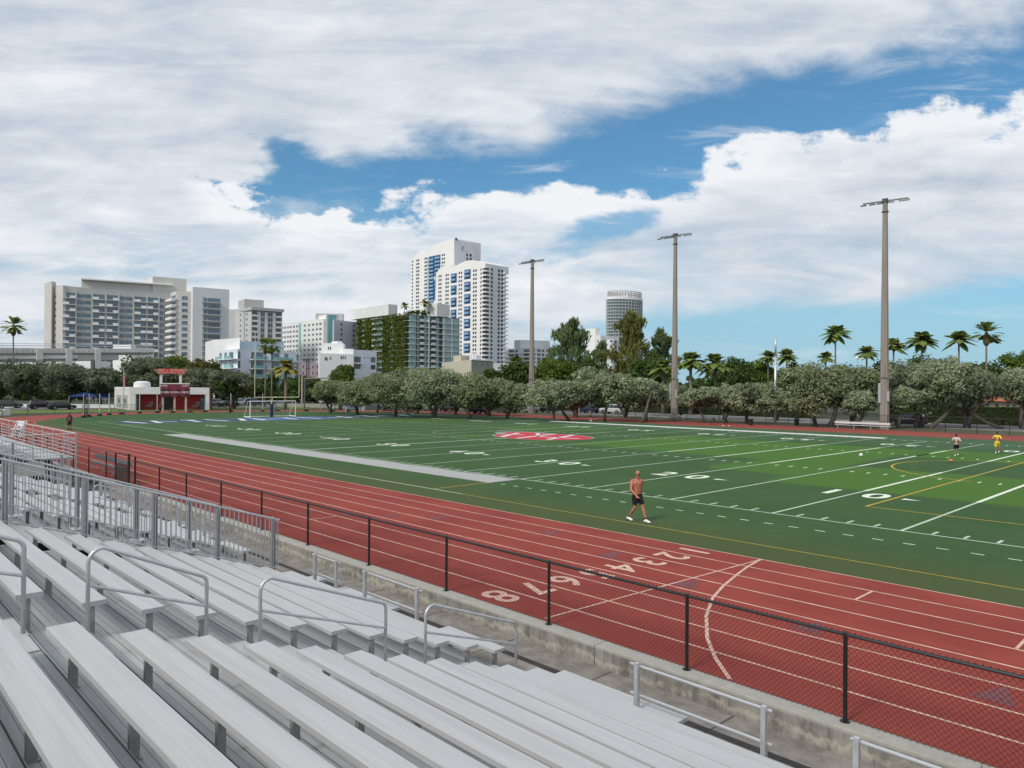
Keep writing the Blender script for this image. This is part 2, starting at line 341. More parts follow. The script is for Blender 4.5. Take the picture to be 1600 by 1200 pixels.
# ------------------------------------------------------------------ turf
def turf_mat():
    m,nt,b=nodes('artificial_turf'); g=NT(nt); o=g.obj(); x,y,z=g.sep(o)
    n=g.noise(o,.18,5,.6); n2=g.noise(g.xyz(g.mul(x,.4),g.mul(y,3.)),1.2,6,.65); n3=g.noise(o,18,5,.7); n4=g.noise(o,2.2,6,.7,.2)
    base=g.mix(g.step(n,.3,.7),(.036,.090,.022),(.054,.122,.032)); base=g.mix(g.step(n2,.35,.7,0,.45),base,(.026,.064,.017)); base=g.mix(g.step(n3,.3,.7,0,.5),base,(.015,.042,.013)); base=g.mix(g.step(n4,.5,.75,0,.3),base,(.062,.115,.045))
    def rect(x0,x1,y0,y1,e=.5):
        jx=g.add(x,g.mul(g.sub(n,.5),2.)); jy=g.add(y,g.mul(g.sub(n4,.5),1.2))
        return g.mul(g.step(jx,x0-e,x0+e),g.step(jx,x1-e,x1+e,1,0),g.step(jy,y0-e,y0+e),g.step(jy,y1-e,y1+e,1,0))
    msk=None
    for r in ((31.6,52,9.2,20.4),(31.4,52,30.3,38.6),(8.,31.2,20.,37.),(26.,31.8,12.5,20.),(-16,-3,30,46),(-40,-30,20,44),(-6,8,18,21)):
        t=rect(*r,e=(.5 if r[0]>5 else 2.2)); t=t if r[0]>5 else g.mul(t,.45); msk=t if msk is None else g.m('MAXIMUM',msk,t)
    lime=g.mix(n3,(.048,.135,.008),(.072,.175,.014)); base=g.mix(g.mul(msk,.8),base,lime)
    seam=g.step(g.m('ABSOLUTE',g.sub(g.m('FRACT',g.m('DIVIDE',g.add(x,100),4.572)),.5)),.490,.497); base=g.mix(g.mul(seam,.25),base,(.02,.045,.015)); fib=g.noise(g.xyz(g.mul(x,2.),g.mul(y,14.)),9.,4,.8); base=g.mix(g.step(fib,.42,.7,0,.4),base,(.075,.145,.05))
    # olive worn apron beside the near straight
    ap=g.step(y,-2.,-6.5); base=g.mix(g.mul(ap,.65),base,(.070,.082,.026))
    teal=g.mul(g.step(y,36,46),.35); base=g.mix(teal,base,(.07,.13,.08))
    nt.links.new(base,b.inputs['Base Color']); b.inputs['Roughness'].default_value=.9; b.inputs['Specular IOR Level'].default_value=.25; nt.links.new(g.bump(n3,.6,.03),b.inputs['Normal']); return m
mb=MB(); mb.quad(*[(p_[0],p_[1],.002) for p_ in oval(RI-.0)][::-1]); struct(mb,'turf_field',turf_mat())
PAINT=mat('white_field_paint',(.46,.54,.43),.85,0,.2,3.); PAINTW=mat('bright_field_paint',(.70,.76,.62),.85,0,.12,3.)
YEL=mat('yellow_field_paint',(.42,.30,.035),.85,0,.25,3.)
Yd=.9144; W=48.77; X=lambda yd:(50-yd)*Yd
mb=MB(); mw=MB(); z=.006
def rectq(m_,x0,x1,y0,y1,z): m_.quad((x0,y0,z),(x1,y0,z),(x1,y1,z),(x0,y1,z))
for s in (-1,1):
    for yd in range(0,51,5):
        if s<0 and yd==50: continue
        x=s*X(yd); wd=.055 if yd else .09
        rectq(mb,x-wd,x+wd,0,W,z)
for s in (-1,1): rectq(mb,s*54.86-.06,s*54.86+.06,0,W,z)
rectq(mb,-54.86,54.86,-.06,.04,z+.001); rectq(mb,-54.86,54.86,W-.05,W+.05,z+.001)
for yd in range(1,100):
    if yd%5==0: continue
    x=(50-yd)*Yd
    for y in (.12,17.05-.3,W-17.05-.3,W-.72): rectq(mb if y<1 else mw,x-.05,x+.05,y,y+.6,z+.0005)
for yd in range(-10,110):
    x=(50-yd)*Yd; rectq(mb,x-.17,x+.17,-2.15,-2.05,z)
rectq(mb,-47,25,-5.71,-5.63,z); struct(mb,'yard_lines',PAINT)
for x0,y0,y1 in ((36.58,9.2,20.6),(36.58,30.3,48),(41.15,9.2,21),(32.,20.5,34.),(27.43,18,37),(22.86,19,37),(18.29,20,30),(0,0.2,36.),(-9.1,26,44),(32.0,31,38)): rectq(mw,x0-.085,x0+.085,y0,y1,z+.0012)
struct(mw,'bold_field_marks',PAINTW)
for s in (-1,1):
    for yd in (10,20,30,40,50):
        if s<0 and yd==50: continue
        x=s*X(yd)
        for y,rz,sg in ((7.75,0,1),(41.6,math.pi,-1)):
            for q,ch in ((-1,str(yd)[0]),(1,str(yd)[1])):
                text('yard_number',ch,PAINTW,(x+sg*q*.98,y,.009),(0,0,rz),2.35,kind='structure',bold=.05,sx=.92)
            if yd<50:
                m2=MB(); dr_=s; tx=x+dr_*2.1; m2.quad((tx,y-.22,.009),(tx+dr_*.75,y,.009),(tx,y+.22,.009)); struct(m2,'yard_arrow',PAINTW)
mb=MB(); z=.0075
rectq(mb,25.,60,-5.70,-5.64,z)
rectq(mb,22.8,22.9,-5.6,-.1,z+.0005)
rectq(mb,38.3,38.42,4.45,44.3,z+.002); rectq(mb,38.4,60,4.4,4.5,z+.002); rectq(mb,38.4,60,44.25,44.35,z+.002)
for i in range(24):
    a0=math.pi*(.5+.06)+i*(math.pi*.88/24); a1=a0+math.pi*.88/24; c=(40.4,YC); r=7.4
    strip(mb,(c[0]+r*math.cos(a0),c[1]+r*math.sin(a0)),(c[0]+r*math.cos(a1),c[1]+r*math.sin(a1)),.13,z+.001)
for i in range(28):
    a0=2*math.pi*i/28; a1=2*math.pi*(i+1)/28; strip(mb,(-8+5*math.cos(a0),24.4+5*math.sin(a0)),(-8+5*math.cos(a1),24.4+5*math.sin(a1)),.1,z)
struct(mb,'yellow_field_lines',YEL)
# midfield emblem: red oval wave on grey with white streaks
ER=mat('emblem_red',(.50,.02,.04),.85,0,.15,2.); EG=mat('emblem_grey',(.20,.25,.21),.85,0,.15,2.)
def ellq(m_,cx,cy,rx,ry,z,n=40,a0=0): m_.quad(*[(cx+rx*math.cos(a0+2*math.pi*i/n),cy+ry*math.sin(a0+2*math.pi*i/n),z) for i in range(n)])
m1=MB(); m2=MB(); m3=MB()
ellq(m1,.5,24.9,5.5,4.4,.0095); ellq(m1,-4.2,26.9,3.4,2.6,.0096); struct(m1,'midfield_emblem_border',EG)
ellq(m2,.6,24.8,5.3,4.1,.0135); ellq(m2,-4.0,26.8,2.4,1.7,.0136)
struct(m2,'midfield_emblem',ER)
for (p_,q,wd) in (((-4.8,26.8),(-1.6,21.4),.55),((-1.4,28.8),(.9,21.0),.5),((1.2,28.6),(3.8,22.2),.55),((-3.2,28.),(.3,24.6),.4),((.6,24.4),(4.9,25.3),.45),((-5.2,24.),(-2.,24.9),.35)): strip(m3,p_,q,wd,.0175)
struct(m3,'midfield_emblem_streaks',mat('emblem_white',(.62,.62,.60),.85,0,.1,2.))
# end zone: navy panel with pale slanted strokes, bright blue middle
NAVY=mat('endzone_navy',(.018,.045,.075),.85,0,.2,1.5); EZB=mat('endzone_blue',(.03,.10,.26),.85,0,.2,1.5)
mb=MB(); rectq(mb,-54.6,-46.1,1.2,17,.0095); rectq(mb,-54.6,-46.1,30.5,47.5,.0095); struct(mb,'end_zone',NAVY)
mb=MB(); rectq(mb,-54.6,-46.1,17.003,30.497,.0095); struct(mb,'end_zone_centre',EZB)
mb=MB()
yy=2.6
for i,k in enumerate('abcadbcaebcad'):
    if 17<yy+1<17.6: pass
    if k in 'ab': strip(mb,(-53.4,yy),(-47.4,yy+(.9 if k=='a' else -.9)),.75,.0135)
    if k in 'be': strip(mb,(-50.4,yy+.1),(-49.6,yy+1.9),.7,.0145)
    if k in 'c': strip(mb,(-53.2,yy+.1),(-53.0,yy+2.0),.8,.0135); strip(mb,(-52.5,yy+1.),(-47.4,yy+.5),.7,.0145)
    if k=='d': strip(mb,(-53.4,yy+1.6),(-47.4,yy-.4),.75,.0135)
    yy+=3.45
struct(mb,'end_zone_strokes',mat('endzone_white',(.60,.64,.62),.85,0,.1,2.))
# sideline mats
MATG=mat('grey_mat_fabric',(.36,.36,.35),.9,0,.08,1.5,.3,8)
mb=MB(); n=60
for i in range(n):
    x0=-23.6+46.6*i/n; x1=-23.6+46.6*(i+1)/n; h=lambda x:.03+.01*math.sin(x*1.3)
    mb.quad((x0,-2.25,h(x0)),(x1,-2.25,h(x1)),(x1,-.35,h(x1)),(x0,-.35,h(x0))); mb.quad((x0,-2.25,0),(x1,-2.25,0),(x1,-2.25,h(x1)),(x0,-2.25,h(x0)))
tag(mb.build('sideline_mat',MATG),'long grey mat laid along the near sideline of the turf','mat')
mb=MB(); mb.box(-21.3,23.4,48.95,50.4,.012,.04); tag(mb.build('sideline_mat',mat('white_mat_fabric',(.62,.63,.60),.9,0,.06,1.)),'long white mat along the far sideline in front of the far track','mat')
# ------------------------------------------------------------------ far surroundings: verge, street
def poly(m_,pts,z): m_.quad(*[(p_[0],p_[1],z) for p_ in pts])
mb=MB(); poly(mb,[(-112,77.6),(90,77.6),(90,90),(-112,90)],-.012); poly(mb,[(-128,-70),(-112,-70),(-112,90),(-128,90)],-.012); struct(mb,'street',ASPH)
mb=MB(); poly(mb,[(-60,76.4),(90,76.4),(90,77.596),(-60,77.596)],-.010); poly(mb,[(-110,90.004),(90,90.004),(90,92),(-110,92)],-.010); struct(mb,'pavement',mat('pale_pavement',(.36,.34,.31),.9,0,.12,.5))
mb=MB(); poly(mb,[(-48,66.2),(60,66.2),(60,76.396),(-48,76.396)],-.009); struct(mb,'verge',mat('dirt_and_grass_verge',(.085,.085,.045),.95,0,.35,.4,.3,6))
mb=MB(); poly(mb,[(-109,-40),(-86,-40),(-93,0),(-93,50),(-80,75),(-50,75),(-50,77),(-109,77)],-.0105); struct(mb,'lawn',GRASS)

# ------------------------------------------------------------------ bleachers
BRKM=mat('bracket_steel',(.34,.335,.33),.5,.4,.2,5.)
YR=lambda k:-24.68+.608*k; ZS=lambda k:2.545-.2*k; ZT=lambda k:ZS(k)-.43
def seat_bench(root,x0,x1,k,brk=True,stuff=None):
    y1=YR(k); y0=y1-.245; z=ZS(k); m=MB()
    m.box(x0,x1,y0,y1,z-.02,z)
    m.box(x0,x1,y0,y0+.006,z-.048,z-.02); m.box(x0,x1,y1-.006,y1,z-.048,z-.02)
    for e in (x0-.004,x1): m.box(e,e+.004,y0-.002,y1+.002,z-.05,z+.001)          # end caps
    s=wpart(m,'seat',ALU,root)
    n=max(2,int(round((x1-x0)/1.83))+1)
    for i in range(n):
        e0=.45 if x0>42 else .2; e1=.12; xx=x0+e0+(x1-x0-e0-e1)*i/(n-1)
        def leg(mm):
            mm.box(xx-.025,xx+.025,y0+.085,y0+.15,ZT(k)+.006,z-.05); mm.box(xx-.02,xx+.02,y0+.012,y1-.012,z-.045,z-.021); mm.box(xx-.05,xx+.05,y0+.07,y0+.165,ZT(k)+.002,ZT(k)+.008)
        if brk: 
            lm=MB(); leg(lm); L=root.location; lm.v=[(v[0]-L[0],v[1]-L[1],v[2]-L[2]) for v in lm.v]; part(lm,'bracket',BRKM,s)
        else: leg(stuff)
def treads(root,x0,x1,k0,k1,ks=None):
    for k in range(k0,k1+1):
        y0=YR(k)-.25; z=ZT(k); m=MB()
        for q in range(2):
            a=y0+.008+.30*q; b=a+.292; 
            for r_ in range(4): m.box(x0,x1,a+r_*.073+.002,a+(r_+1)*.073-.002,z-.012,z)
            m.box(x0,x1,a,b,z-.045,z-.0115)
        wpart(m,'tread',ALU2,root)
        m=MB(); m.box(x0+.002,x1-.002,y0+.612,y0+.618,z-.155,z-.003); wpart(m,'riser',ALU2,root)
def frame(root,x0,x1,k0,k1):
    x=x0+.25
    while x<x1:
        m=MB(); ya,yb=YR(k0),YR(k1); za,zb=ZT(k0)-.2,ZT(k1)-.2
        m.ob((x-.03,ya,za-.1),(.06,0,0),(0,yb-ya,zb-za),(0,0,.1))
        y=ya
        while y<yb:
            zz=za+(zb-za)*(y-ya)/(yb-ya); m.box(x-.035,x+.035,y,y+.07,-.358,zz-.05); y+=1.8
        wpart(m,'support_frame',DSTEEL,root); x+=1.83
def loop_rail(root,x,ya,yb,za,zb,kb,ka):
    m=MB(); r=.021; pts=[(x,ya,ka)]; n=6
    pts+=[(x,ya,za-.14)]
    for i in range(1,n+1):
        t=math.pi/2*i/n; pts.append((x,ya+.14*(1-math.cos(t)),za-.14+.14*math.sin(t)))
    sl=(zb-za)/(yb-ya-.28)
    for i in range(1,n+1):
        t=math.pi/2*i/n; pts.append((x,yb-.10+.10*math.sin(t),zb-.10*(1-math.cos(t))))
    pts+=[(x,yb,kb)]
    m.tube(pts,r,10); wpart(m,'handrail',GALV,root,smooth=True)
    m=MB(); m.tube([(x,ya,za-.36),(x,yb,zb-.36)],.017,8)
    for (yy,zz) in ((ya,ka),(yb,kb)): m.box(x-.05,x+.05,yy-.04,yy+.04,zz,zz+.006)
    wpart(m,'handrail_brace',GALV,root,smooth=False)
SILV=mat('polished_aluminium_pipe',(.70,.70,.70),.3,.75,.06,6.)
def guard(root,x0,x1,y=-18.30,zt=.95,zb=.1,posts=None):
    for xx in (posts or (x0+.12,x1-.10)):
        m=MB(); m.box(xx-.03,xx+.03,y-.03,y+.03,-.35,zt+.03); wpart(m,'guard_post',GALV,root)
    for zz in (zt-.03,zt-.43):
        m=MB(); m.tube([(x0,y+.052,zz),(x1,y+.052,zz)],.022,10); 
        for xx in (posts or (x0+.12,x1-.10)): m.box(xx-.012,xx+.012,y+.028,y+.078,zz-.035,zz+.035)
        wpart(m,'guard_rail',SILV,root,smooth=False)
def baluster(root,x,ya,yb,zb,sl=.33,h=1.05,step=.115,posts=(),drop=.25):
    zt=lambda y: zb+(yb-y)*sl
    m=MB(); m.tube([(x,ya,zt(ya)),(x,yb+.12,zt(yb+.12))],.021,8); m.tube([(x,ya,zt(ya)-h),(x,yb+.12,zt(yb+.12)-h)],.016,6)
    wpart(m,'top_rail',GALV,root)
    m=MB(); y=ya
    while y<yb+.12: m.box(x-.009,x+.009,y-.009,y+.009,zt(y)-h-.02,zt(y)-.01); y+=step
    wpart(m,'balusters',GALV,root)
    for y in posts:
        m=MB(); m.box(x-.045,x-.039,y-.045,y+.045,zt(y)-h-drop,zt(y)-.015); m.box(x-.045,x+.02,y-.045,y-.039,zt(y)-h-drop,zt(y)-.015); m.box(x-.045,x+.02,y+.039,y+.045,zt(y)-h-drop,zt(y)-.015); m.tube([(x-.05,y,zt(y)+.02),(x-.05,y,zt(y)+.05)],.008,6)
        m.box(x-.06,x+.3,y-.16,y+.16,zt(y)-h-drop+.03,zt(y)-h-drop+.04)
        wpart(m,'post',GALV,root)
b1=thing('bleacher','large aluminium bleacher in the foreground with rows of plank seats around a stepped aisle','bleacher',(45,-21,-.5))
treads(b1,34.45,56,-5,10); frame(b1,34.45,56,-5,10)
for k in range(-5,12):
    if k==11:
        for x0,x1 in ((34.45,34.95),(35.75,37.8),(39.35,40.85),(42.2,44.4),(46.45,50.6),(52,56)): seat_bench(b1,x0,x1,k)
        m=MB()
        for x0,x1 in ((34.45,35.0),(35.7,37.7),(39.35,44.2),(46.45,50.6)): m.box(x0,x1,YR(11)-.245,YR(11)+.05,ZT(11)-.04,ZT(11))
        wpart(m,'front_step',ALU2,b1)
    else:
        seat_bench(b1,34.45,40.85,k); seat_bench(b1,42.2,56,k)
# stair nosing planks in the aisle
m=MB()
for k in range(-4,11): m.box(40.9,42.12,YR(k)+.16,YR(k)+.34,ZT(k)+.001,ZT(k)+.016)
wpart(m,'aisle_nosing',ALU,b1)
loop_rail(b1,41.5,-26.15,-24.97,3.62,3.24,ZT(-1),ZT(-3))
loop_rail(b1,41.5,-24.42,-23.23,3.05,2.60,ZT(2),ZT(0))
loop_rail(b1,41.5,-22.60,-20.83,2.42,1.82,ZT(6),ZT(3))
loop_rail(b1,41.5,-20.16,-18.37,1.61,1.02,ZT(10),ZT(7))
guard(b1,34.75,35.95,posts=(34.95,35.87)); guard(b1,36.83,38.87,posts=(37.0,38.78)); guard(b1,43.66,45.72,posts=(43.8,45.64)); guard(b1,46.62,50.9,posts=(46.7,48.7,50.8))
baluster(b1,34.36,-26.6,-18.99,1.755,.326,1.08,.10,posts=(-24.0,-22.75,-21.5,-20.25,-19.0))
m=MB()
for k in range(-4,11): m.box(34.37,34.44,YR(k)-.25,YR(k)+.36,ZT(k)-.10,ZT(k)-.05)
wpart(m,'side_plate',GALVD,b1)
VOID=mat('painted_shade_panel',(.008,.008,.009),.95,0,.2,1.)  # near-black colour standing in for unlit space
# neighbouring bleacher beyond the entry gap
b2=thing('bleacher','aluminium bleacher beyond the first baluster railing, seen through its bars','bleacher',(24,-21,-.5))
treads(b2,16.0,33.55,-5,10); frame(b2,16,33.5,-5,10)
stf=MB()
for k in range(-5,12):
    if k<11:
        seat_bench(b2,16.1,23.8,k,False,stf); seat_bench(b2,25.2,30.7,k,False,stf)
    else:
        for x0,x1 in ((16.1,18),(19.5,21.6),(22.5,23.8),(25.2,26.4),(27.2,28.6),(29.3,30.95)): seat_bench(b2,x0,x1,k,False,stf)
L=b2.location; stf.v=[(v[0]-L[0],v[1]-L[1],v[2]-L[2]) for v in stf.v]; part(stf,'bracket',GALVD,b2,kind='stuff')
for ya,yb,za,zb,kb,ka in ((-24.42,-23.23,3.05,2.60,2,0),(-22.6,-20.83,2.42,1.82,6,3),(-20.16,-18.37,1.61,1.02,10,7)): loop_rail(b2,24.5,ya,yb,za,zb,ZT(kb),ZT(ka))
guard(b2,26.4,27.3); guard(b2,28.4,29.5); guard(b2,21.5,22.6); guard(b2,18,19.5)
baluster(b2,31.0,-26.6,-19.08,1.70,.345,1.05,posts=(-24.6,-23.35,-22.1,-20.85,-19.6))
baluster(b2,15.9,-26.6,-18.95,1.80,.345,1.05,posts=(-24.6,-23.35,-22.1,-20.85,-19.2))
for k in range(-4,11):
    m=MB(); m.box(33.56,33.6,YR(k)-.25,YR(k)+.358,-.35,ZT(k)-.01); wpart(m,'end_shade_panel',VOID,b2)  # added panels, painted black for the dark opening under the rows
# far bleacher on a raised deck with pipe guard
b3=thing('bleacher','far raised bleacher enclosed by horizontal pipe rails, at the left edge','bleacher',(-5,-20,-.5))
m=MB(); m.box(-30,10.5,-18.9,-17.5,1.22,1.3); wpart(m,'deck',ALU2,b3)
for i in range(9):
    m=MB(); y=-19.2-.6*i; z=1.3+.21*i; m.box(-30,10.4,y-.34,y+.28,z-.05,z); wpart(m,'tread',ALU2,b3)
    m=MB(); m.box(-30,-2,y-.25,y,z+.38,z+.43); m.box(0,9.8,y-.25,y,z+.38,z+.43); wpart(m,'seat',ALU,b3)
def pipes(root,a,b,zs,posts,r=.02):
    a=Vector((a[0],a[1],0)); b=Vector((b[0],b[1],0))
    for z_ in zs:
        m=MB(); m.tube([a+Vector((0,0,z_)),b+Vector((0,0,z_))],r*1.25 if z_==max(zs) else r*.7,6); wpart(m,'guard_rail',GALV if z_!=max(zs) else SILV,root)
    for t in posts:
        p_=a.lerp(b,t); m=MB(); m.tube([p_+Vector((0,0,.2 if len(posts)<30 else 0)),p_+Vector((0,0,max(zs)))],r,6); wpart(m,'guard_post',GALV,root)
zs=[1.42,1.6,1.78,1.96,2.14,2.42]
pipes(b3,(-30,-17.45),(10.6,-17.45),zs,[i/17 for i in range(18)])
pipes(b3,(10.6,-17.45),(10.6,-22.8),[z_ for z_ in zs],[0.01,.06,.33,.66,1])
m=MB(); m.box(10.62,10.66,-20.6,-18.75,.55,1.18); wpart(m,'plywood_panel',mat('beige_plywood',(.50,.45,.36),.85,0,.08,1.),b3)
m=MB(); m.box(-29.5,10.3,-18.6,-18.4,-.49,1.2); wpart(m,'deck_shade_panel',mat('deck_shade_paint',(.012,.013,.02),.9,0,.3,1.),b3)  # added near-black sheet painting the dark void under the deck
m=MB()
def GZ(px,py,z):
    r_=ray(px,py); t=(z-CC.z)/r_.z; return CC+r_*t
c=GZ(28,683,1.32)
ch=MB(); WP=mat('white_plastic',(.75,.75,.74),.5,0,.04,3.)
for s in (0,.18):
    for dxx in (-.24,.24):
        ch.tube([(dxx,s-.25,0),(dxx*.9,s+.22,.92)],.025,6); ch.tube([(dxx,s+.3,0),(dxx*.9,s-.2,.5)],.022,6)
ch.box(-.25,.25,-.22,.24,.43,.47); ch.box(-.24,.24,.2,.24,.6,.9); ch.tube([(-.24,.2,.1),(.24,.1,.8)],.02,6)
o=ch.build('folding_chair',WP,bevel=0); o.location=c; o.rotation_euler=(0,0,R(40)); o.scale=(1.15,1.15,1.15); tag(o,'white folding chairs leaning together behind the far pipe railing','chair')
# ------------------------------------------------------------------ near fence
def chain_mat():
    m,nt,b=nodes('black_chain_link'); g=NT(nt); o=g.obj(); x,y,z=g.sep(o)
    xx=g.add(x,200.); s=.082
    u=g.m('ABSOLUTE',g.sub(g.m('FRACT',g.m('DIVIDE',g.add(xx,z),s)),.5)); v=g.m('ABSOLUTE',g.sub(g.m('FRACT',g.m('DIVIDE',g.sub(xx,z),s)),.5))
    wv=g.mul(g.m('SINE',g.mul(g.add(xx,0),153.)),.012)
    mk=g.m('MAXIMUM',g.step(g.add(u,wv),.040,.052,1,0),g.step(g.sub(v,wv),.040,.052,1,0))
    b.inputs['Base Color'].default_value=(.012,.012,.012,1); b.inputs['Roughness'].default_value=.5
    nt.links.new(mk,b.inputs['Alpha']); return m
CHAIN=chain_mat()
fc=thing('chain_link_fence','waist-high black chain link fence standing on the low concrete wall beside the track','fence',(28,-15.83,0))
px_=[62.0,58.7,55.4,52.15,48.87,45.6,43.0,39.82,36.56,33.3,30.0,26.9,23.6,20.2,17.1,13.85]
def fpost(x,r=.03,h=1.27):
    m=MB(); m.tube([(x,-15.83,.012),(x,-15.83,h)],r,10); m.ell((x,-15.83,h),(r*1.15,r*1.15,.03),8,5); m.tube([(x,-15.83,.013),(x,-15.83,.022)],.075,10); wpart(m,'post',BLK,fc)
for x in px_: fpost(x,.045 if x==13.85 else .03,1.45 if x==13.85 else 1.27)
m=MB(); m.quad((13.85,-15.80,.03),(62,-15.80,.03),(62,-15.80,1.27),(13.85,-15.80,1.27)); wpart(m,'chain_mesh',CHAIN,fc)
m=MB(); m.tube([(13.85,-15.83,1.25),(62,-15.83,1.25)],.026,8); wpart(m,'top_rail',BLK,fc)
m=MB(); x=13.9
while x<62: m.tube([(x,-15.80,1.24),(x+.012,-15.795,1.292)],.0036,3); m.tube([(x+.02,-15.80,1.24),(x+.008,-15.805,1.29)],.0036,3); x+=.082
wpart(m,'mesh_barbs',BLK,fc)
m=MB(); m.tube([(13.85,-15.81,.05),(62,-15.81,.05)],.004,4); wpart(m,'tension_wire',BLK,fc)
fc2=thing('chain_link_fence','black chain link fence left of the open gate, beside the raised far bleacher','fence',(-10,-15.83,0))
m=MB(); m.quad((-48,-15.80,.03),(10.9,-15.80,.03),(10.9,-15.80,1.4),(-48,-15.80,1.4)); wpart(m,'chain_mesh',CHAIN,fc2)
m=MB(); m.tube([(-48,-15.83,1.39),(10.9,-15.83,1.39)],.021,6); wpart(m,'top_rail',BLK,fc2)
x=10.9; i=0
while x>-48:
    m=MB(); m.tube([(x,-15.83,.012),(x,-15.83,1.41)],.03 if i else .04,8); wpart(m,'post',BLK,fc2); x-=[1.6,3.2][i>0]; i+=1
gt=thing('fence_gate','black mesh gate leaf standing open between the two runs of fence','gate',(10.95,-15.86,.02),R(3))
m=MB(); 
for q in ((0,0,1.75,0),(0,1.42,1.75,1.42),(0,0,0,1.42),(1.75,0,1.75,1.42),(0,.75,1.75,.75)): m.tube([(q[0],0,q[1]),(q[2],0,q[3])],.028,8)
part(m,'gate_frame',BLK,gt); m=MB(); m.tube([(1.78,0,-.02),(1.78,0,1.5)],.06,8); part(m,'latch_post',BLK,gt)
m=MB(); m.quad((0,.0,0),(1.75,.0,0),(1.75,.0,.95),(0,.0,.95)); 
def scr():
    m,nt,b=nodes('black_windscreen'); b.inputs['Base Color'].default_value=(.01,.01,.01,1); b.inputs['Alpha'].default_value=.8; b.inputs['Roughness'].default_value=.9; return m
part(m,'windscreen',scr(),gt)
# aluminium team bench in front of the fence, far left
def team_bench(label,x0,x1,y,z0=0.,back=True,color=None,rz=0,hs=.45):
    t=thing('team_bench',label,'bench',((x0+x1)/2,y,z0),rz); L_=(x1-x0)/2; c=color or ALU
    m=MB(); m.box(-L_,L_,-.13,.13,hs-.04,hs); part(m,'seat',c,t)
    if back: m=MB(); m.ob((-L_,.16,hs+.17),(2*L_,0,0),(0,.03,.0),(0,.05,.24)); part(m,'backrest',c,t)
    n=max(2,int(L_*2/1.8)+1)
    for i in range(n):
        xx=-L_+.3+(2*L_-.6)*i/(n-1); m=MB(); m.box(xx-.03,xx+.03,-.12,.14,0,.03); m.box(xx-.03,xx+.03,-.03,.03,0,hs-.04)
        if back: m.ob((xx-.02,.10,0),(.04,0,0),(0,.03,0),(0,.08,hs+.35))
        part(m,'leg',GALV,t)
    return t
team_bench('grey aluminium team bench with backrest behind the fence left of the open gate',3.6,10.2,-15.1,color=GALVD)
# ------------------------------------------------------------------ people
def remesh(mb,name,m,parent,vox,smooth_it=4,mats=None):
    me=bpy.data.meshes.new('tmp'); me.from_pydata(mb.v,[],mb.f); o=bpy.data.objects.new('tmp',me); COL.objects.link(o)
    md=o.modifiers.new('r','REMESH'); md.mode='VOXEL'; md.voxel_size=vox
    ms=o.modifiers.new('s','SMOOTH'); ms.iterations=smooth_it; ms.factor=.5
    bpy.context.view_layer.update(); ev=o.evaluated_get(bpy.context.evaluated_depsgraph_get()); nm=bpy.data.meshes.new_from_object(ev)
    bpy.data.objects.remove(o); nm.materials.clear(); nm.materials.append(m); nm.polygons.foreach_set('use_smooth',[True]*len(nm.polygons)); nm.name=name
    q=bpy.data.objects.new(name,nm); COL.objects.link(q); q.parent=parent; return q
def limb(m,pts,rs,n=12):
    m.tube(pts,rs,n)
    for p_,r_ in zip(pts,rs): m.ell(p_,(r_,r_,r_),n,8)
def skinmat(nm,c): return mat(nm,c,.6,0,.06,5.)
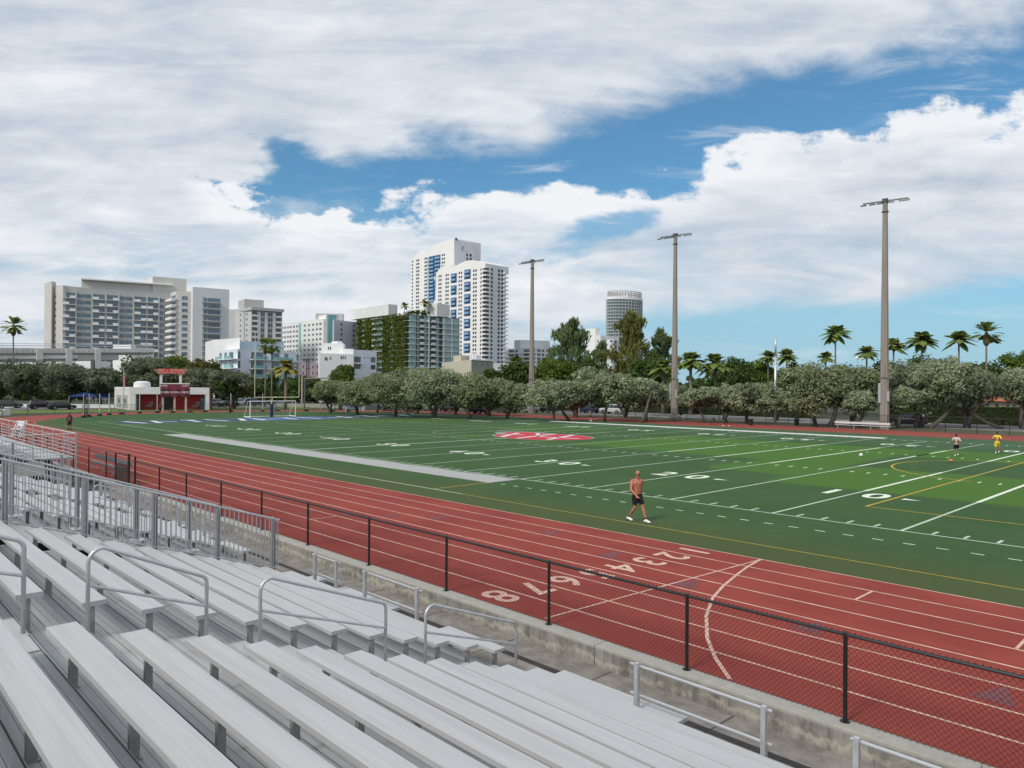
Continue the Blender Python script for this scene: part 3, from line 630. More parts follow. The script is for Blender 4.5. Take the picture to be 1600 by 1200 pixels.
def person(label,loc,rz,pose,skin,wear,vox=.022,height=1.78,fine=False,group=None):
    t=thing('person',label,'person',loc,rz,group,height/1.78); J=pose; m=MB()
    # torso
    tw=J.get('twist',0.); lean=J.get('lean',0.)
    def T(x,y,z):                                   # torso coordinates with lean and twist
        a_=tw*max(0,min(1,(z-.95)/.45)); xx=x*math.cos(a_)-y*math.sin(a_); yy=x*math.sin(a_)+y*math.cos(a_)
        return Vector((xx,yy+(z-.95)*lean,z))
    RG=((.86,.150,.115,0),(.90,.165,.120,0),(.98,.165,.120,0),(1.07,.162,.120,.0),(1.16,.168,.120,.0),(1.25,.182,.122,.0),(1.33,.190,.120,.005),(1.40,.178,.102,.0),(1.45,.120,.075,0),(1.48,.06,.05,0))
    vs=[];fs=[];nr=40;nn_=24
    for i in range(nr+1):
        zz=.86+(1.48-.86)*i/nr; j=max(q for q in range(len(RG)-1) if RG[q][0]<=zz+1e-9); A_,B_=RG[j],RG[j+1]; s_=(zz-A_[0])/(B_[0]-A_[0]); s_=s_*s_*(3-2*s_); rx=A_[1]+(B_[1]-A_[1])*s_; ry=A_[2]+(B_[2]-A_[2])*s_
        for k in range(nn_):
            an=2*math.pi*k/nn_; cx_=abs(math.cos(an))**.85*math.copysign(1,math.cos(an)); vs.append(T(rx*cx_,ry*math.sin(an),zz))
    for i in range(nr):
        for k in range(nn_): fs.append((i*nn_+k,i*nn_+(k+1)%nn_,(i+1)*nn_+(k+1)%nn_,(i+1)*nn_+k))
    fs+=[tuple(range(nn_-1,-1,-1)),tuple(nr*nn_+k for k in range(nn_))]; m.add(vs,fs)
    if wear.get('chest'):
        for s in (-1,1): m.ell(T(.075*s,.085,1.33),(.085,.035,.06),12,8)
    limb(m,[T(-.165,0,1.425),T(0,-.01,1.455),T(.165,0,1.425)],[.058,.062,.058]); m.tube([T(0,-.015,1.42),T(0,.0,1.56)],[.062,.052],12)
    hc=T(0,.02,1.655)+Vector((0,.015,0)); hy=J.get('head',0.); RH=Matrix.Rotation(tw+hy,3,'Z')
    def HD(x,y,z): return hc+RH@Vector((x,y,z))
    m.ell(hc+Vector((0,0,.02)),(.076,.094,.098),16,12,RH); m.ell(HD(0,.028,-.055),(.055,.062,.062),14,10,RH)
    m.ell(HD(0,.095,-.012),(.014,.022,.022),8,6,RH); m.ell(HD(0,.07,-.098),(.024,.02,.018),8,6,RH)      # nose, chin
    for s in (-1,1): m.ell(HD(.077*s,-.002,-.005),(.012,.022,.032),8,6,RH); m.ell(HD(.03*s,.082,.018),(.02,.012,.008),8,6,RH)   # ears, brow
    m.ell(HD(0,.084,-.055),(.026,.01,.006),8,5,RH)                                                       # lips
    hands=[]
    for s,key in ((1,'R'),(-1,'L')):
        sh=T(.185*s,0,1.42); el=Vector(J['elbow'+key]); wr=Vector(J['wrist'+key])
        limb(m,[sh,sh.lerp(el,.4),el],[.062,.058,.046]); limb(m,[el,el.lerp(wr,.3),wr],[.046,.047,.030])
        dv=(wr-el).normalized(); side=dv.cross(Vector((0,1,0)) if abs(dv.y)<.8 else Vector((0,0,1))).normalized(); nrm=side.cross(dv)
        pc_=wr+dv*.05; m.tube([wr,pc_,wr+dv*.095],[.027,.036,.036],8); m.ell(pc_,(.036,.036,.036),8,6)
        if fine:
            for q,ln in zip((-1.5,-.5,.5,1.5),(.062,.075,.078,.068)):
                b0=wr+dv*.092+side*(q*.019); b1=b0+dv*ln*.5+nrm*.01*s; b2=b1+dv*ln*.42+nrm*.028*s; m.tube([b0,b1,b2],[.0095,.009,.008],7)
            tb=wr+dv*.035+side*.03; m.tube([tb,tb+dv*.03+side*.026,tb+dv*.065+side*.03+nrm*.012*s],[.013,.011,.009],7)
        else:
            for q in (-1.5,-.5,.5,1.5):
                b0=wr+dv*.09+side*(q*.02); m.tube([b0,b0+dv*.06+nrm*.02*s],[.012,.01],6)
            m.tube([wr+dv*.03,wr+dv*.07+side*.045],[.014,.01],6)
        hp=Vector((.085*s,0,.90)); kn=Vector(J['knee'+key]); an=Vector(J['ankle'+key])
        limb(m,[hp,hp.lerp(kn,.35),hp.lerp(kn,.8),kn],[.088,.083,.062,.055]); limb(m,[kn,kn.lerp(an,.3),kn.lerp(an,.75),an],[.054,.056,.038,.034])
    remesh(m,'body',skin,t,vox,5)
    # shorts or trousers
    sm=MB(); sm.ell((0,0,.93),(.178,.135,.10),18,10); sm.ell((0,-.015,.88),(.172,.14,.10),18,10); ln=wear.get('leg',.78)
    for s,key in ((1,'R'),(-1,'L')):
        hp=Vector((.088*s,0,.90)); kn=Vector(J['knee'+key]); an=Vector(J['ankle'+key])
        if ln<=1: e=hp.lerp(kn,ln); sm.tube([hp,hp.lerp(e,.5),e],[.112,.108,.096],14); sm.ell(hp,(.112,.112,.1),12,8)
        else: limb(sm,[hp,hp.lerp(kn,.5),kn],[.105,.09,.068]); sm.tube([kn,kn.lerp(an,.5),kn.lerp(an,.92)],[.067,.062,.052],12)
    remesh(sm,'shorts' if ln<=1 else 'trousers',wear['bottom'],t,vox*.9,2)
    if wear.get('top'):
        sm=MB()
        for z_,rx,ry in ((.96,.178,.135),(1.05,.170,.128),(1.15,.172,.127),(1.25,.183,.132),(1.34,.187,.13),(1.41,.17,.105)): sm.ell(T(0,0,z_),(rx,ry,.085),16,10)
        limb(sm,[T(-.175,0,1.425),T(0,-.01,1.45),T(.175,0,1.425)],[.073,.068,.073])
        for s,key in ((1,'R'),(-1,'L')):
            sh=T(.185*s,0,1.42); el=Vector(J['elbow'+key]); wr=Vector(J['wrist'+key]); limb(sm,[sh,sh.lerp(el,.75)],[.072,.062])
            if wear.get('long'): limb(sm,[el,el.lerp(wr,.95)],[.056,.042]); limb(sm,[sh,el],[.070,.056])
        remesh(sm,'shirt',wear['top'],t,vox*.9,2)
    for s,key in ((1,'R'),(-1,'L')):
        an=Vector(J['ankle'+key]); toe=Vector(J['toe'+key]); fwd=(toe-an); fl=Vector((fwd.x,fwd.y,0)).normalized(); heel=an-fl*.06; heel.z=an.z-.055
        sm=MB(); tp=Vector(toe); 
        limb(sm,[heel,heel.lerp(tp,.35)+Vector((0,0,.02)),heel.lerp(tp,.75),tp],[.042,.05,.045,.034],12); sm.tube([an+Vector((0,0,-.03)),an+Vector((0,0,.025))],[.048,.042],12)
        zmin=min(v[2] for v in sm.v); base=J.get('lift'+key,0.); sm.v=[(v[0],v[1],max(v[2],max(min(heel.z,tp.z)-.03,.004) if base else .004)) for v in sm.v]
        remesh(sm,'shoe',wear['shoe'],t,vox*.7,1)
        if wear.get('sock'):
            kn=Vector(J['knee'+key]); q=an.lerp(kn,.17); sm=MB(); sm.tube([an-(q-an)*.2,q],[.041,.043],12); part(sm,'sock',wear['sock'],t,smooth=True)
    sm=MB(); sm.ell(HD(0,-.012,.045),(.083,.098,.088),16,10,RH); sm.ell(HD(0,-.03,.0),(.081,.085,.085),14,9,RH); sm.v=[v for v in sm.v]
    # keep the hair off the face
    cut=[]
    inv_=RH.transposed()
    for v in sm.v:
        q=inv_@(Vector(v)-hc)
        if q.z<.055 and q.y>.045: q.y=.045+(q.y-.045)*.1
        if q.z<-.03: q.z=-.03-(abs(q.z)-.03)*.3
        cut.append(tuple(hc+RH@q))
    sm.v=cut; remesh(sm,'hair',wear['hair'],t,vox*.7,2)
    if wear.get('glasses'):
        sm=MB()
        for s in (-1,1): sm.ell(HD(.034*s,.088,.004),(.030,.012,.020),12,8,RH); sm.tube([HD(.06*s,.08,.008),HD(.08*s,.0,.01)],.004,5)
        sm.tube([HD(-.03,.095,.008),HD(.03,.095,.008)],.005,6); part(sm,'sunglasses',wear['glasses'],t,smooth=True)
    return t
TAN=skinmat('tanned_skin',(.42,.155,.09)); BRN=skinmat('brown_skin',(.22,.10,.06)); LGT=skinmat('light_skin',(.45,.25,.17))
BK=mat('black_cloth',(.006,.006,.007),.85,0,.2,9.,.3,60); WS=mat('white_shoe',(.72,.72,.70),.6,0,.05,9.); HAIRB=mat('sandy_hair',(.34,.22,.09),.8,0,.3,40.,.4,90); HAIRD=mat('dark_hair',(.015,.011,.009),.7,0,.3,30.)
DG=mat('dark_grey_cloth',(.05,.055,.06),.9,0,.2,9.); PK=mat('pale_pink_cloth',(.55,.44,.42),.85,0,.08,9.); YE=mat('yellow_cloth',(.75,.50,.03),.8,0,.08,9.); RD=mat('dark_red_cloth',(.16,.02,.02),.85,0,.1,9.); GR=mat('grey_cloth',(.22,.24,.25),.9,0,.1,9.)
walk=dict(twist=R(-22),head=R(-24),lean=.02,elbowR=(.30,.03,1.13),wristR=(.25,.25,.955),elbowL=(-.28,-.13,1.16),wristL=(-.30,-.10,.91),
 kneeR=(.105,.02,.49),ankleR=(.12,-.31,.125),toeR=(.14,-.10,.045),liftR=1,kneeL=(-.095,.21,.51),ankleL=(-.10,.36,.10),toeL=(-.11,.56,.045))
man=person('shirtless man in black shorts and sunglasses walking along the near edge of the turf',(34.16,-5.28,.006),R(-103),walk,TAN,dict(bottom=BK,shoe=WS,sock=BK,hair=HAIRB,glasses=BK,leg=.74,chest=1),.0105,1.80,True)
stand=dict(elbowR=(.30,.0,1.14),wristR=(.33,.05,.92),elbowL=(-.30,.0,1.14),wristL=(-.33,.05,.92),kneeR=(.10,.06,.49),ankleR=(.11,.02,.09),toeR=(.13,.20,.04),kneeL=(-.10,-.02,.49),ankleL=(-.11,-.12,.09),toeL=(-.13,.07,.04))
jog=dict(lean=.10,elbowR=(.30,-.12,1.17),wristR=(.24,.12,1.08),elbowL=(-.30,.08,1.17),wristL=(-.20,.28,1.13),kneeR=(.10,.20,.56),ankleR=(.11,.02,.18),toeR=(.12,.2,.10),liftR=1,kneeL=(-.09,.0,.48),ankleL=(-.09,-.22,.12),toeL=(-.09,-.02,.045))
def toward(d_): return math.atan2(-d_[0],d_[1])
person('person in black walking on the inner lane at the far left bend',(-37.0,-7.2,.006),toward((.5,-.86)),stand,BRN,dict(bottom=BK,top=BK,long=1,shoe=BK,hair=HAIRD,leg=.9),.024,1.86)
person('boy in pale pink shirt and black shorts jogging away across the turf',(34.0,33.1,.006),toward((-.30,.95)),jog,BRN,dict(bottom=BK,top=PK,shoe=WS,hair=HAIRD,leg=.75),.024,1.62)
person('boy in yellow shirt and yellow shorts jogging away across the turf',(35.4,38.1,.006),toward((-.2,.98)),jog,BRN,dict(bottom=YE,top=YE,shoe=WS,hair=HAIRD,leg=.85),.024,1.66)
def gp(px,D,z=0.006): v=XY(px,D); return (v.x,v.y,z)
person('jogger in grey top and dark shorts on the far straight near the white pickup',gp(923,104),toward((-.9,-.3)),jog,LGT,dict(bottom=BK,top=GR,shoe=WS,hair=HAIRD,leg=.75),.03,1.72)
person('walker in dark grey clothes on the far straight between the bench and the bin',gp(1134,93.5),toward((.95,.2)),walk,BRN,dict(bottom=BK,top=DG,long=1,shoe=WS,hair=HAIRD,leg=1.5),.03,1.7)
person('person in black standing on the track in front of the scoreboard',gp(251,126),toward((.9,-.3)),stand,BRN,dict(bottom=BK,top=BK,long=1,shoe=WS,hair=HAIRD,leg=1.5),.03,1.75)
person('person in dark red top on the bend right of the scoreboard house',gp(360,126),toward((.9,.3)),stand,BRN,dict(bottom=BK,top=RD,long=1,shoe=BK,hair=HAIRD,leg=1.5),.03,1.75)
person('person in dark clothes sitting low under the leaning tree behind the far fence',gp(1567,97,.0),toward((.1,-1)),stand,BRN,dict(bottom=BK,top=BK,shoe=BK,hair=HAIRD,leg=1.5),.03,1.6)
# ------------------------------------------------------------------ far fence
def far_fence(label,pts,h=1.5,step=3.05):
    t=thing('chain_link_fence',label,'fence',(pts[0][0],pts[0][1],0)); m=MB(); rl=MB(); 
    rep=Rep(t,'post',BLK)
    for (a_,b2_) in zip(pts[:-1],pts[1:]):
        a_=Vector((*a_,0)); b2_=Vector((*b2_,0)); L_=(b2_-a_).length; n=max(1,int(L_/step))
        for i in range(n):
            p_=a_.lerp(b2_,i/n)-t.location
            rep.add(lambda mm,p_=p_: mm.tube([p_,p_+Vector((0,0,h))],.035,6))
        A=a_-t.location; B=b2_-t.location
        m.quad(A,B,B+Vector((0,0,h)),A+Vector((0,0,h))); rl.tube([A+Vector((0,0,h)),B+Vector((0,0,h))],.028,6)
    rep.flush()
    def fm():
        if 'far_mesh' in MATS: return MATS['far_mesh']
        mm,nt,b=nodes('far_chain_mesh'); b.inputs['Base Color'].default_value=(.012,.012,.012,1); b.inputs['Alpha'].default_value=.16; MATS['far_mesh']=mm; return mm
    part(m,'chain_mesh',fm(),t); part(rl,'top_rail',BLK,t)
far_fence('long black chain link fence behind the far straight, below the silver trees',[(-47,66.4),(58,66.6)],1.75)
cv=[(-XCV-(RI+10.2)*math.sin(an),YC-(RI+10.2)*math.cos(an)) for an in [R(35+i*7.2) for i in range(20)]]
far_fence('black chain link fence curving round the far bend of the track',cv+[(-50,66.2)],1.3)
# ------------------------------------------------------------------ floodlight poles
POLEM=mat('weathered_concrete_pole',(.27,.235,.20),.85,0,.16,.6,streak=(3,3,.25))
CAB=mat('grey_cabinet',(.36,.38,.39),.5,.3,.08,2.)
def floodlight(label,x,y,h):
    t=thing('floodlight_pole',label,'floodlight',(x,y,0),R(8))
    m=MB(); m.tube([(0,0,-.05),(0,0,5.5),(0,0,h)],[.56,.50,.28],8,True); part(m,'pole',POLEM,t)
    m=MB(); m.tube([(0,0,h-.6),(0,0,h-.1)],[.26,.26],8); m.box(-.42,.42,-.3,.3,h-.15,h-.05); m.box(-.3,.3,-.3,.3,h,h+.35); m.tube([(0,0,h-1.3),(0,0,h-1.2)],.42,8); part(m,'collar',DSTEEL,t)
    m=MB(); m.box(-2.5,2.5,-.06,.06,h+.02,h+.16); m.box(-2.5,2.5,.30,.36,h+.06,h+.14)
    for i in range(6): m.box(-2.45+i*.98,-2.40+i*.98,-.06,.36,h+.03,h+.12)
    part(m,'crossarm',GALVD,t)
    for q in (-2.35,-1.35,-.55,.75,1.9,2.45):
        m=MB(); m.ob((q-.28,-.75,h-.42),(.56,0,0),(0,.62,.16),(0,-.05,.16)); m.tube([(q,-.3,h-.2),(q,-.02,h+.05)],.03,5); part(m,'lamp',GALVD if q<0 else CAB,t)
    m=MB(); m.box(-.62,-.30,-.52,-.25,3.2,5.6); m.box(.35,.62,-.5,-.25,3.4,4.6); part(m,'electrical_cabinet',CAB,t,bevel=.02)
    m=MB(); m.tube([(0,-.50,.2),(0,-.46,6.8)],.035,5); m.tube([(.14,-.48,.2),(.14,-.44,8)],.03,5); m.box(-.7,.7,-.6,-.5,6.3,6.36); part(m,'conduit',GALVD,t)
    return t
floodlight('left one of the three tall concrete floodlight poles, beside the white towers',-43.6,67.9,27.8)
floodlight('middle one of the three tall concrete floodlight poles, behind a white bench',-13.05,67.9,28.0)
floodlight('right and nearest of the three tall concrete floodlight poles, by the black car',17.0,67.9,27.8)
t=thing('steel_pole','slim grey steel pole between the middle and right floodlight poles','pole',(3.02,67.9,0)); m=MB(); m.tube([(0,0,0),(0,0,9.5)],.17,10); m.tube([(0,0,9.5),(0,0,11.8)],.13,10); part(m,'shaft',GALV,t,smooth=True)
m=MB(); m.tube([(0,0,9.3),(0,0,9.55)],.21,10); part(m,'collar',GALVD,t)
WB=mat('white_painted_bench',(.74,.74,.72),.5,0,.05,2.)
team_bench('long white bench by the far track in front of the middle floodlight pole',-16.7,-9.9,65.7,0,True,WB,math.pi)
team_bench('long white bench by the far track in front of the right floodlight pole',12.0,18.5,65.7,0,True,WB,math.pi)
def bin_(label,px,D):
    v=XY(px,D); t=thing('litter_bin',label,'bin',(v.x,v.y,-.01)); m=MB(); m.tube([(0,0,0),(0,0,.85)],[.28,.33],12); part(m,'drum',BLK,t); m=MB(); m.tube([(0,0,.83),(0,0,.9)],[.36,.36],12); m.tube([(0,0,.9),(0,0,.98)],[.30,.16],12); part(m,'lid',DSTEEL,t)
bin_('black litter bin by the far fence, right of the middle floodlight pole',1173,96); bin_('black litter bin behind the far fence near the slim steel pole',1245,97)
t=thing('barbecue_grill','small dark box grill on a post by the far fence, left of the litter bin','grill',XY(1111,97)+Vector((0,0,0))); m=MB(); m.box(-.45,.45,-.3,.3,.55,.95); part(m,'box',DSTEEL,t); m=MB(); m.box(-.06,.06,-.05,.05,0,.55); part(m,'stand',DSTEEL,t)
t=thing('round_sign','back of a round sign on a thin post among the silver trees','sign',XY(1124,103)); m=MB(); m.tube([(0,0,0),(0,0,2.9)],.045,6); part(m,'post',GALVD,t); m=MB(); m.tube([(0,-.06,2.9),(0,-.03,2.9)],.34,16); part(m,'disc',mat('tan_sign_back',(.30,.22,.16),.7,0,.1,3.),t)
# goal post and soccer goal on the far end line
YG=mat('yellow_goal_paint',(.62,.56,.32),.5,0,.08,3.)
t=thing('goal_post','yellow football goal post with tall uprights on the far end line','goal post',(-54.9,24.4,0))
m=MB(); m.tube([(0,-3.56,3.05),(0,3.56,3.05)],.075,10); part(m,'crossbar',YG,t)
for s in (-1,1): m=MB(); m.tube([(0,s*3.56,3.05),(0,s*3.56,12.9)],.05,8); part(m,'upright',YG,t)
m=MB(); m.tube([(-1.9,0,1.9),(-1.85,0,2.5),(-1.6,0,2.9),(-1.2,0,3.05),(0,0,3.05)],.085,8); part(m,'gooseneck',YG,t)
m=MB(); m.tube([(-1.9,0,0),(-1.9,0,2.0)],.24,12); part(m,'post_pad',mat('navy_pad',(.015,.018,.06),.6,0,.1,3.),t)
t=thing('soccer_goal','white soccer goal with net standing under the yellow goal post','soccer goal',(-56.2,24.4,0))
m=MB(); 
for s in (-1,1): m.tube([(0,s*3.66,0),(0,s*3.66,2.44)],.07,8); m.tube([(0,s*3.66,2.44),(-.9,s*3.66,2.44),(-2.0,s*3.66,.05)],.04,6); m.tube([(-2.0,s*3.66,.05),(.2,s*3.66,.05)],.09,6)
m.tube([(0,-3.66,2.44),(0,3.66,2.44)],.07,8); m.tube([(-2.0,-3.66,.05),(-2.,3.66,.05)],.07,6); part(m,'goal_frame',WHITE,t)
def netm():
    mm,nt,b=nodes('goal_net'); b.inputs['Base Color'].default_value=(.6,.6,.6,1); b.inputs['Alpha'].default_value=.09; return mm
m=MB(); m.quad((-.9,-3.6,2.42),(-.9,3.6,2.42),(-2.0,3.6,.06),(-2.0,-3.6,.06)); part(m,'net',netm(),t)
# ball stop net posts round the bend
NP=mat('net_post_steel',(.50,.51,.51),.5,.4,.1,4.)
nm_=[(131,652.7,1),(139.5,651.4,1),(156,649.7,1),(171,648.6,1),(191,647.6,0),(218.5,646.2,1),(246,645.2,1),(270.6,644.8,0),(298,644.5,0),(321,643.9,1),(361,643.4,1),(410.6,643.0,1),(434,642.6,0),(479,642.6,0),(520.6,643.0,1),(544.4,643.2,0)]
order=['first','second','third','fourth','fifth','sixth','seventh','eighth','ninth','tenth','eleventh','twelfth','thirteenth','fourteenth','fifteenth','sixteenth']
for i,(px,py,tall) in enumerate(nm_):
    an0=px; hz=600.8+px*.00685; D=4.72*F/(py-hz); v=XY(px,D)
    if tall:
        t=thing('net_post','slim grey net post on the far bend, %s from the left in its row'%order[i],'post',v,0,'net posts along the inside of the far bend'); m=MB(); m.tube([(0,0,0),(0,0,3.4)],.075,6); part(m,'post',NP,t)
    else:
        t=thing('hurdle','low dark hurdle on the bend, %s from the left in the row of posts'%order[i],'hurdle',v,R(70),'hurdles along the inside of the far bend'); m=MB(); m.box(-.5,.5,-.02,.02,.68,.76); part(m,'bar',DSTEEL,t); m=MB()
        for s in (-.48,.48): m=MB(); m.box(s-.03,s+.03,-.03,.03,0,.7); part(m,'leg',DSTEEL,t)
    m=MB(); m.box(-.42,.42,-.3,.3,0,.17); m.box(-.22,.22,-.18,.18,.17,.34); part(m,'base_weight',BLK,t)
a0=XY(131,105);b0=XY(139.5,106.5)
m=MB(); m.quad((a0.x,a0.y,.1),(b0.x,b0.y,.1),(b0.x,b0.y,3.3),(a0.x,a0.y,3.3)); nm2=scr(); nm2.node_tree.nodes['Principled BSDF'].inputs['Alpha'].default_value=.55; o=m.build('folded_net',nm2); tag(o,'dark folded net hanging between the first two net posts','net')
# ------------------------------------------------------------------ facade helper
class Face:
    def __init__(s,x0,D0,x1,D1,root):
        s.a=XY(x0,D0); s.b=XY(x1,D1); s.u=(s.b-s.a).normalized(); s.L=(s.b-s.a).length; s.n=Vector((s.u.y,-s.u.x,0)); s.root=root
        if s.n.dot(CC-s.a)<0: s.n=-s.n
    def U(s,px):
        r_=ray(px,606); r_=Vector((r_.x,r_.y,0)); c=Vector((CC.x,CC.y,0)); q=s.a-c; den=r_.x*s.u.y-r_.y*s.u.x
        t=(q.x*s.u.y-q.y*s.u.x)/den; pt=c+r_*t; return (pt-s.a).dot(s.u)
    def Z(s,px,py):
        u=s.U(px); pt=s.a+s.u*u; D=(pt-CC).dot(FW)/FW.dot(ray(px,606)) ; D=(Vector((pt.x,pt.y,0))-Vector((CC.x,CC.y,0))).length/Vector((ray(px,606).x,ray(px,606).y,0)).length
        return P(px,py,D).z
    def ob(s,m,u0,u1,z0,z1,d0,d1):
        o=s.a+s.u*u0+s.n*d0-s.root.location; m.ob((o.x,o.y,z0),s.u*(u1-u0),s.n*(d1-d0),(0,0,z1-z0)); return m
    def part(s,name,mt,u0,u1,z0,z1,d0,d1,parent=None,**k):
        m=MB(); s.ob(m,u0,u1,z0,z1,d0,d1); return part(m,name,mt,parent or s.root,**k)
def building(name,label,px,D): v=XY(px,D); return thing(name,label,'building',(v.x,v.y,0))
def volume(root,name,mt,front,depth,z1,z0=-.05,smooth=False):
    """front: list of (px,D) left to right, closed off 'depth' metres behind"""
    pts=[XY(*q) for q in front]; c=Vector((CC.x,CC.y,0)); mid=(pts[0]+pts[-1])/2-c; bk=mid.normalized()*depth
    if len(front)==2:
        e=pts[1]-pts[0]; n=Vector((-e.y,e.x,0)).normalized(); bk=(n if n.dot(mid)>0 else -n)*depth
        poly_=[pts[0],pts[1],pts[1]+bk,pts[0]+bk]
    elif len(front)==3: poly_=[pts[0],pts[1],pts[2],pts[2]+(pts[0]-pts[1])]
    else: poly_=pts+[pts[-1]+bk,pts[0]+bk]
    L_=root.location; m=MB(); m.prism([(q.x-L_.x,q.y-L_.y) for q in poly_],z0,z1); return part(m,name,mt,root,smooth=smooth)
def windows(f,rep,cols,zs,h,d=.06,skip=None):
    for i,z_ in enumerate(zs):
        for j,(u0,u1) in enumerate(cols):
            if skip and skip(i,j): continue
            rep.add(lambda m,u0=u0,u1=u1,z_=z_: f.ob(m,u0,u1,z_,z_+h,0.01,d))
def floors(z1,fh,zmin=3.): 
    r_=[]; z_=z1
    while z_>zmin: r_.append(z_); z_-=fh
    return r_
def C(f,*pairs): return [(f.U(a_),f.U(b2_)) for a_,b2_ in pairs]
# ---- hotel slab on the left
BEIGE=mat('beige_render',(.56,.54,.51),.85,0,.06,.2); GREYR=mat('grey_render',(.47,.465,.455),.85,0,.06,.2); PALE=mat('pale_grey_render',(.66,.67,.68),.8,0,.04,.1)
WPAN=mat('white_balcony_panel',(.80,.80,.79),.7,0,.06,.5); FRAMEM=mat('pale_window_frame',(.5,.5,.5),.6,0,.05,1.)
h1=building('hotel_building','long beige and grey slab hotel with white chequered balconies, far left','120',330) if False else building('hotel_building','long beige and grey slab hotel with white chequered balconies, far left',120,330)
f=Face(97,330,267,352,h1); zt=f.Z(97,447)
volume(h1,'wall',GREYR,[(97,330),(267,352)],16,zt)  # greyer than the beige end: this facade's shade is set in colour
volume(h1,'end_wall',BEIGE,[(68,338),(79,330),(86,334)],0,ZAT(79,439,330)); volume(h1,'stair_tower',BEIGE,[(84,331.5),(97,329.2)],12,zt+.3)
volume(h1,'roof_storey',BEIGE,[(126,334.5),(268,353)],10,zt+3.6,zt-1); f.part('roof_slab',WPAN,f.U(125),f.U(268),zt+3.6,zt+4.1,-9,1.2)
volume(h1,'penthouse',BEIGE,[(230,352),(237,348),(290,356)],0,ZAT(260,433,350),zt)
rw=Rep(h1,'window',GLASSB,100); rb=Rep(h1,'balcony',WPAN,60); rs=Rep(h1,'floor_band',FRAMEM,40)
zs=floors(zt-5.2,2.93,6)
cols=[(98,116,'b'),(119,129,'w'),(130,141,'w'),(144.5,162,'b'),(166,183,'b'),(185.5,194.5,'w'),(195.5,205.5,'w'),(209.5,227,'b'),(229.5,245.5,'b'),(248,254,'w'),(255.5,261.5,'w')]
for i,z_ in enumerate(zs):
    for j,(a_,b2_,k) in enumerate(cols):
        u0,u1=f.U(a_),f.U(b2_)
        if k=='w': rw.add(lambda m: f.ob(m,u0,u1,z_+.5,z_+2.1,.01,.1))
        else:
            rw.add(lambda m: f.ob(m,u0,u1,z_+.2,z_+2.45,.01,.08)); s=(i+j)%2; um=(u0+u1)/2
            rb.add(lambda m: (f.ob(m,u0-.2,u1+.2,z_-.12,z_+.06,0,1.5),f.ob(m,(u0-.1 if s else um+.2),(um if s else u1+.1),z_+.06,z_+1.1,1.35,1.5)))
    rs.add(lambda m: f.ob(m,f.U(98),f.U(266),z_-.22,z_-.13,0,.12))
for px in (97.5,117.6,142.8,164.2,184.4,207.3,228.3,247): f.part('pier',BEIGE,f.U(px)-.28,f.U(px)+.28,0,zt-2,0.02,.55)
fe=Face(84,331.5,97,329.2,h1); windows(fe,rw,C(fe,(85,86.4)),zs,1.2)
# stepped balconies and right wing
volume(h1,'corner_wall',BEIGE,[(265,351),(274,343),(300,345)],0,ZAT(285,455,344)); fs=Face(274,343,300,345,h1); fz=Face(265,351,274,343,h1)
z2=floors(fs.Z(285,461)-2.6,2.93,6)
for z_ in z2:
    rw.add(lambda m: fs.ob(m,fs.U(283),fs.U(292),z_+.5,z_+2.1,.01,.1)); rb.add(lambda m: (fz.ob(m,-.5,fz.L+.6,z_-.1,z_+1.0,.2,2.2),)); rw.add(lambda m: fz.ob(m,1,fz.L-1,z_+1.1,z_+2.6,.01,.1))
    rs.add(lambda m: fs.ob(m,0,fs.L,z_+.1,z_+.32,0,.1))
volume(h1,'wing_wall',PALE,[(300,341),(357,350)],22,ZAT(300,448,341)); fw=Face(300,341,357,350,h1)
z3=floors(fw.Z(315,463)-2.7,2.93,6)
for z_ in z3:
    rw.add(lambda m: fw.ob(m,fw.U(316),fw.U(343),z_+.4,z_+2.2,.01,.1)); rs.add(lambda m: fw.ob(m,fw.U(315),fw.U(344),z_-.2,z_+.1,0,1.1)); rs.add(lambda m: fw.ob(m,fw.U(315.4),fw.U(317.4),z_+.1,z_+2.2,0.1,.4))
    rs.add(lambda m: fw.ob(m,fw.U(322),fw.U(323),z_+.4,z_+2.2,0.1,.2))
fw.part('recess_frame',GREYR,fw.U(314.6),fw.U(315.3),0,z3[0]+2.9,.0,.5)
for r_ in (rw,rb,rs): r_.flush()
# ---- grey apartment tower
h2=building('apartment_tower','grey apartment tower with overhanging flat roof, right of the slab hotel',392,400)
volume(h2,'wall',mat('cool_grey_render',(.52,.52,.53),.85,0,.06,.2),[(366,412),(392,398),(440,408)],0,ZAT(392,483,398)); volume(h2,'annexe',GREYR,[(357,416),(368,414)],12,ZAT(362,483,414))
volume(h2,'roof_slab',GREYR,[(365,413),(392,396),(443,407)],0,ZAT(392,479.5,396),ZAT(392,484,396)); volume(h2,'penthouse',GREYR,[(371,412),(381,403),(411,409)],0,ZAT(381,467,403),20)
f=Face(392,398,440,408,h2); fl=Face(366,412,392,398,h2); rw=Rep(h2,'window',GLASS); rb=Rep(h2,'balcony',WPAN); zs=floors(f.Z(392,486)-2.6,2.95,6)
for z_ in zs:
    for a_,b2_ in ((393,401),(430,438)):
        rw.add(lambda m: f.ob(m,f.U(a_),f.U(b2_),z_+.1,z_+2.5,.01,.06)); rb.add(lambda m: f.ob(m,f.U(a_)-.1,f.U(b2_)+.1,z_-.1,z_+.75,.9,1.1)); rb.add(lambda m: f.ob(m,f.U(a_)-.1,f.U(b2_)+.1,z_-.25,z_-.1,0,1.1))
    for a_,b2_ in ((406,409),(410,413.5),(418,421),(422,425.5)): rw.add(lambda m: f.ob(m,f.U(a_),f.U(b2_),z_+.3,z_+2.3,.01,.08))
    for a_,b2_ in ((374,375.7),(384,385.7)): rw.add(lambda m: fl.ob(m,fl.U(a_),fl.U(b2_),z_+.8,z_+1.9,.01,.08))
